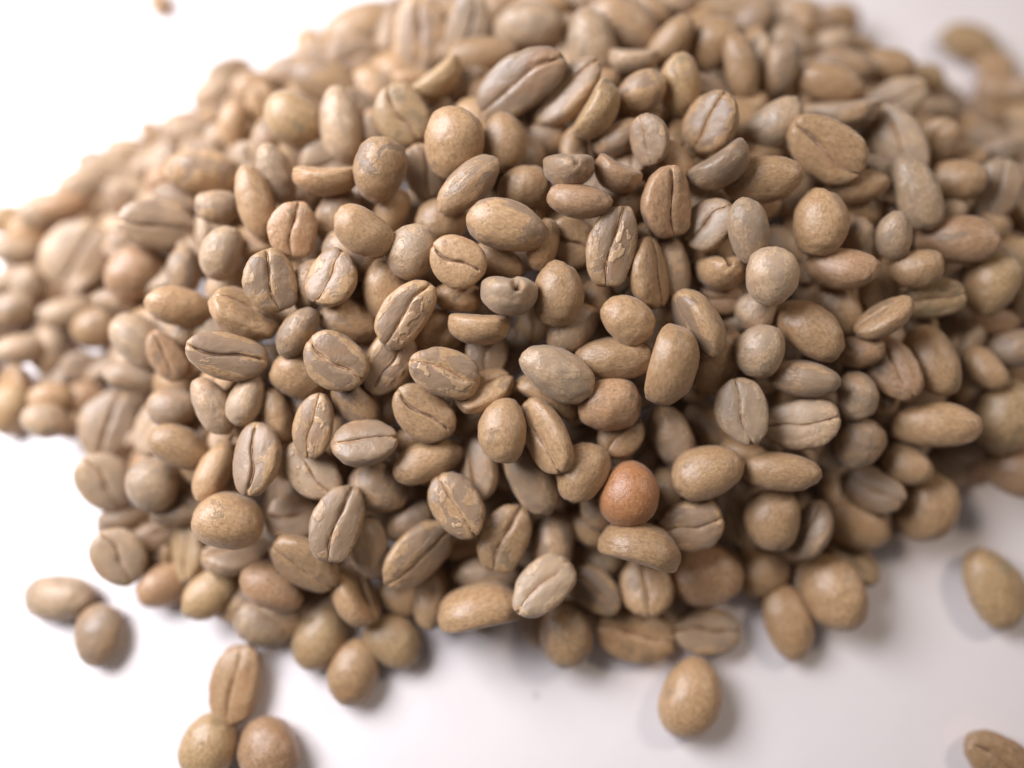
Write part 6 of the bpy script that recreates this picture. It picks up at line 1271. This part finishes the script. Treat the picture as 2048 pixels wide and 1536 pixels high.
84.2 27.5 8.1 0.51 -0.35 -0.50 -0.61 8.2 6.6 4.1 1 g
84.5 38.2 4.7 0.52 0.34 -0.52 -0.59 8.7 7.0 4.3 4 g
93.5 -3.0 2.3 0.58 0.11 -0.36 0.72 8.5 6.0 3.7 0 m
93.8 6.9 2.3 0.55 0.15 -0.53 0.62 8.1 5.7 3.5 2 t
92.4 14.8 4.0 0.36 0.35 0.58 0.64 9.1 7.1 4.4 5 g
94.0 22.0 3.2 0.34 0.22 0.59 0.70 8.2 6.9 4.3 0 g
93.4 29.7 2.9 0.49 -0.48 0.11 0.72 8.6 5.9 3.7 0 g
99.0 7.7 2.3 0.54 0.29 0.48 -0.63 8.0 6.3 3.9 5 g"""

def main():
    build_table()
    params = [special(i) for i in range(22)]
    geo = [bean_mesh(p, 60, 64, "x") for p in params]
    body = {}; crease = {}; flake = {}
    for row in BEANS.split("\n"):
        left, label = row.split("|")
        f = left.split()
        x, y, z, qw, qx, qy, qz, L, W, T = map(float, f[:10])
        var, tint, parts = int(f[10]), f[11], f[12]
        if (var, tint) not in body:
            body[(var, tint)] = finish_mesh("coffee_bean", geo[var][0], geo[var][1], [M_BEAN[tint]], side=geo[var][2])
        o = bpy.data.objects.new("coffee_bean", body[(var, tint)])
        sc.collection.objects.link(o)
        o.location = (x * MM, y * MM, z * MM)
        o.rotation_mode = 'QUATERNION'; o.rotation_quaternion = (qw, qx, qy, qz)
        o.scale = (L * MM, W * MM, T * MM)
        o["label"] = label; o["category"] = "coffee bean"
        o["group"] = "green coffee beans heaped on the white table"
        if parts[0] == '1':
            if var not in crease: crease[var] = crease_mesh(params[var], "crease")
            c = bpy.data.objects.new("crease", crease[var]); sc.collection.objects.link(c); c.parent = o
        if parts[1] == '1':
            if var not in flake: flake[var] = flake_mesh(params[var], "silverskin")
            c = bpy.data.objects.new("silverskin", flake[var]); sc.collection.objects.link(c); c.parent = o
    # the beans lower in the heap and past the three hundred largest, one mass
    tints = "gmtpyoO"
    geo2 = [bean_mesh(params[i], 22, 26, "x") for i in range(6)]
    pts = []; fs = []; seeds = []; midx = []; sides = []
    r = random.Random(3)
    for row in LOWER.split("\n"):
        f = row.split()
        x, y, z, qw, qx, qy, qz, L, W, T = map(float, f[:10])
        var, tint = int(f[10]), f[11]
        Mx = Matrix.Translation((x * MM, y * MM, z * MM)) @ Quaternion((qw, qx, qy, qz)).normalized().to_matrix().to_4x4() @ Matrix.Diagonal((L * MM, W * MM, T * MM, 1))
        n0 = len(pts); off = Vector((r.uniform(0, 60), r.uniform(0, 60), r.uniform(0, 60)))
        for v in geo2[var][0]:
            pts.append(Mx @ v); seeds.append(v + off)
        sides += geo2[var][2]
        for q in geo2[var][1]:
            fs.append(tuple(k + n0 for k in q)); midx.append(tints.index(tint))
    me = finish_mesh("coffee_beans", pts, fs, [M_BEAN[t] for t in tints], seeds, midx, sides)
    o = bpy.data.objects.new("coffee_beans", me); sc.collection.objects.link(o)
    o["kind"] = "stuff"; o["label"] = "mass of green coffee beans lying deeper in the heap"; o["category"] = "coffee beans"

main()
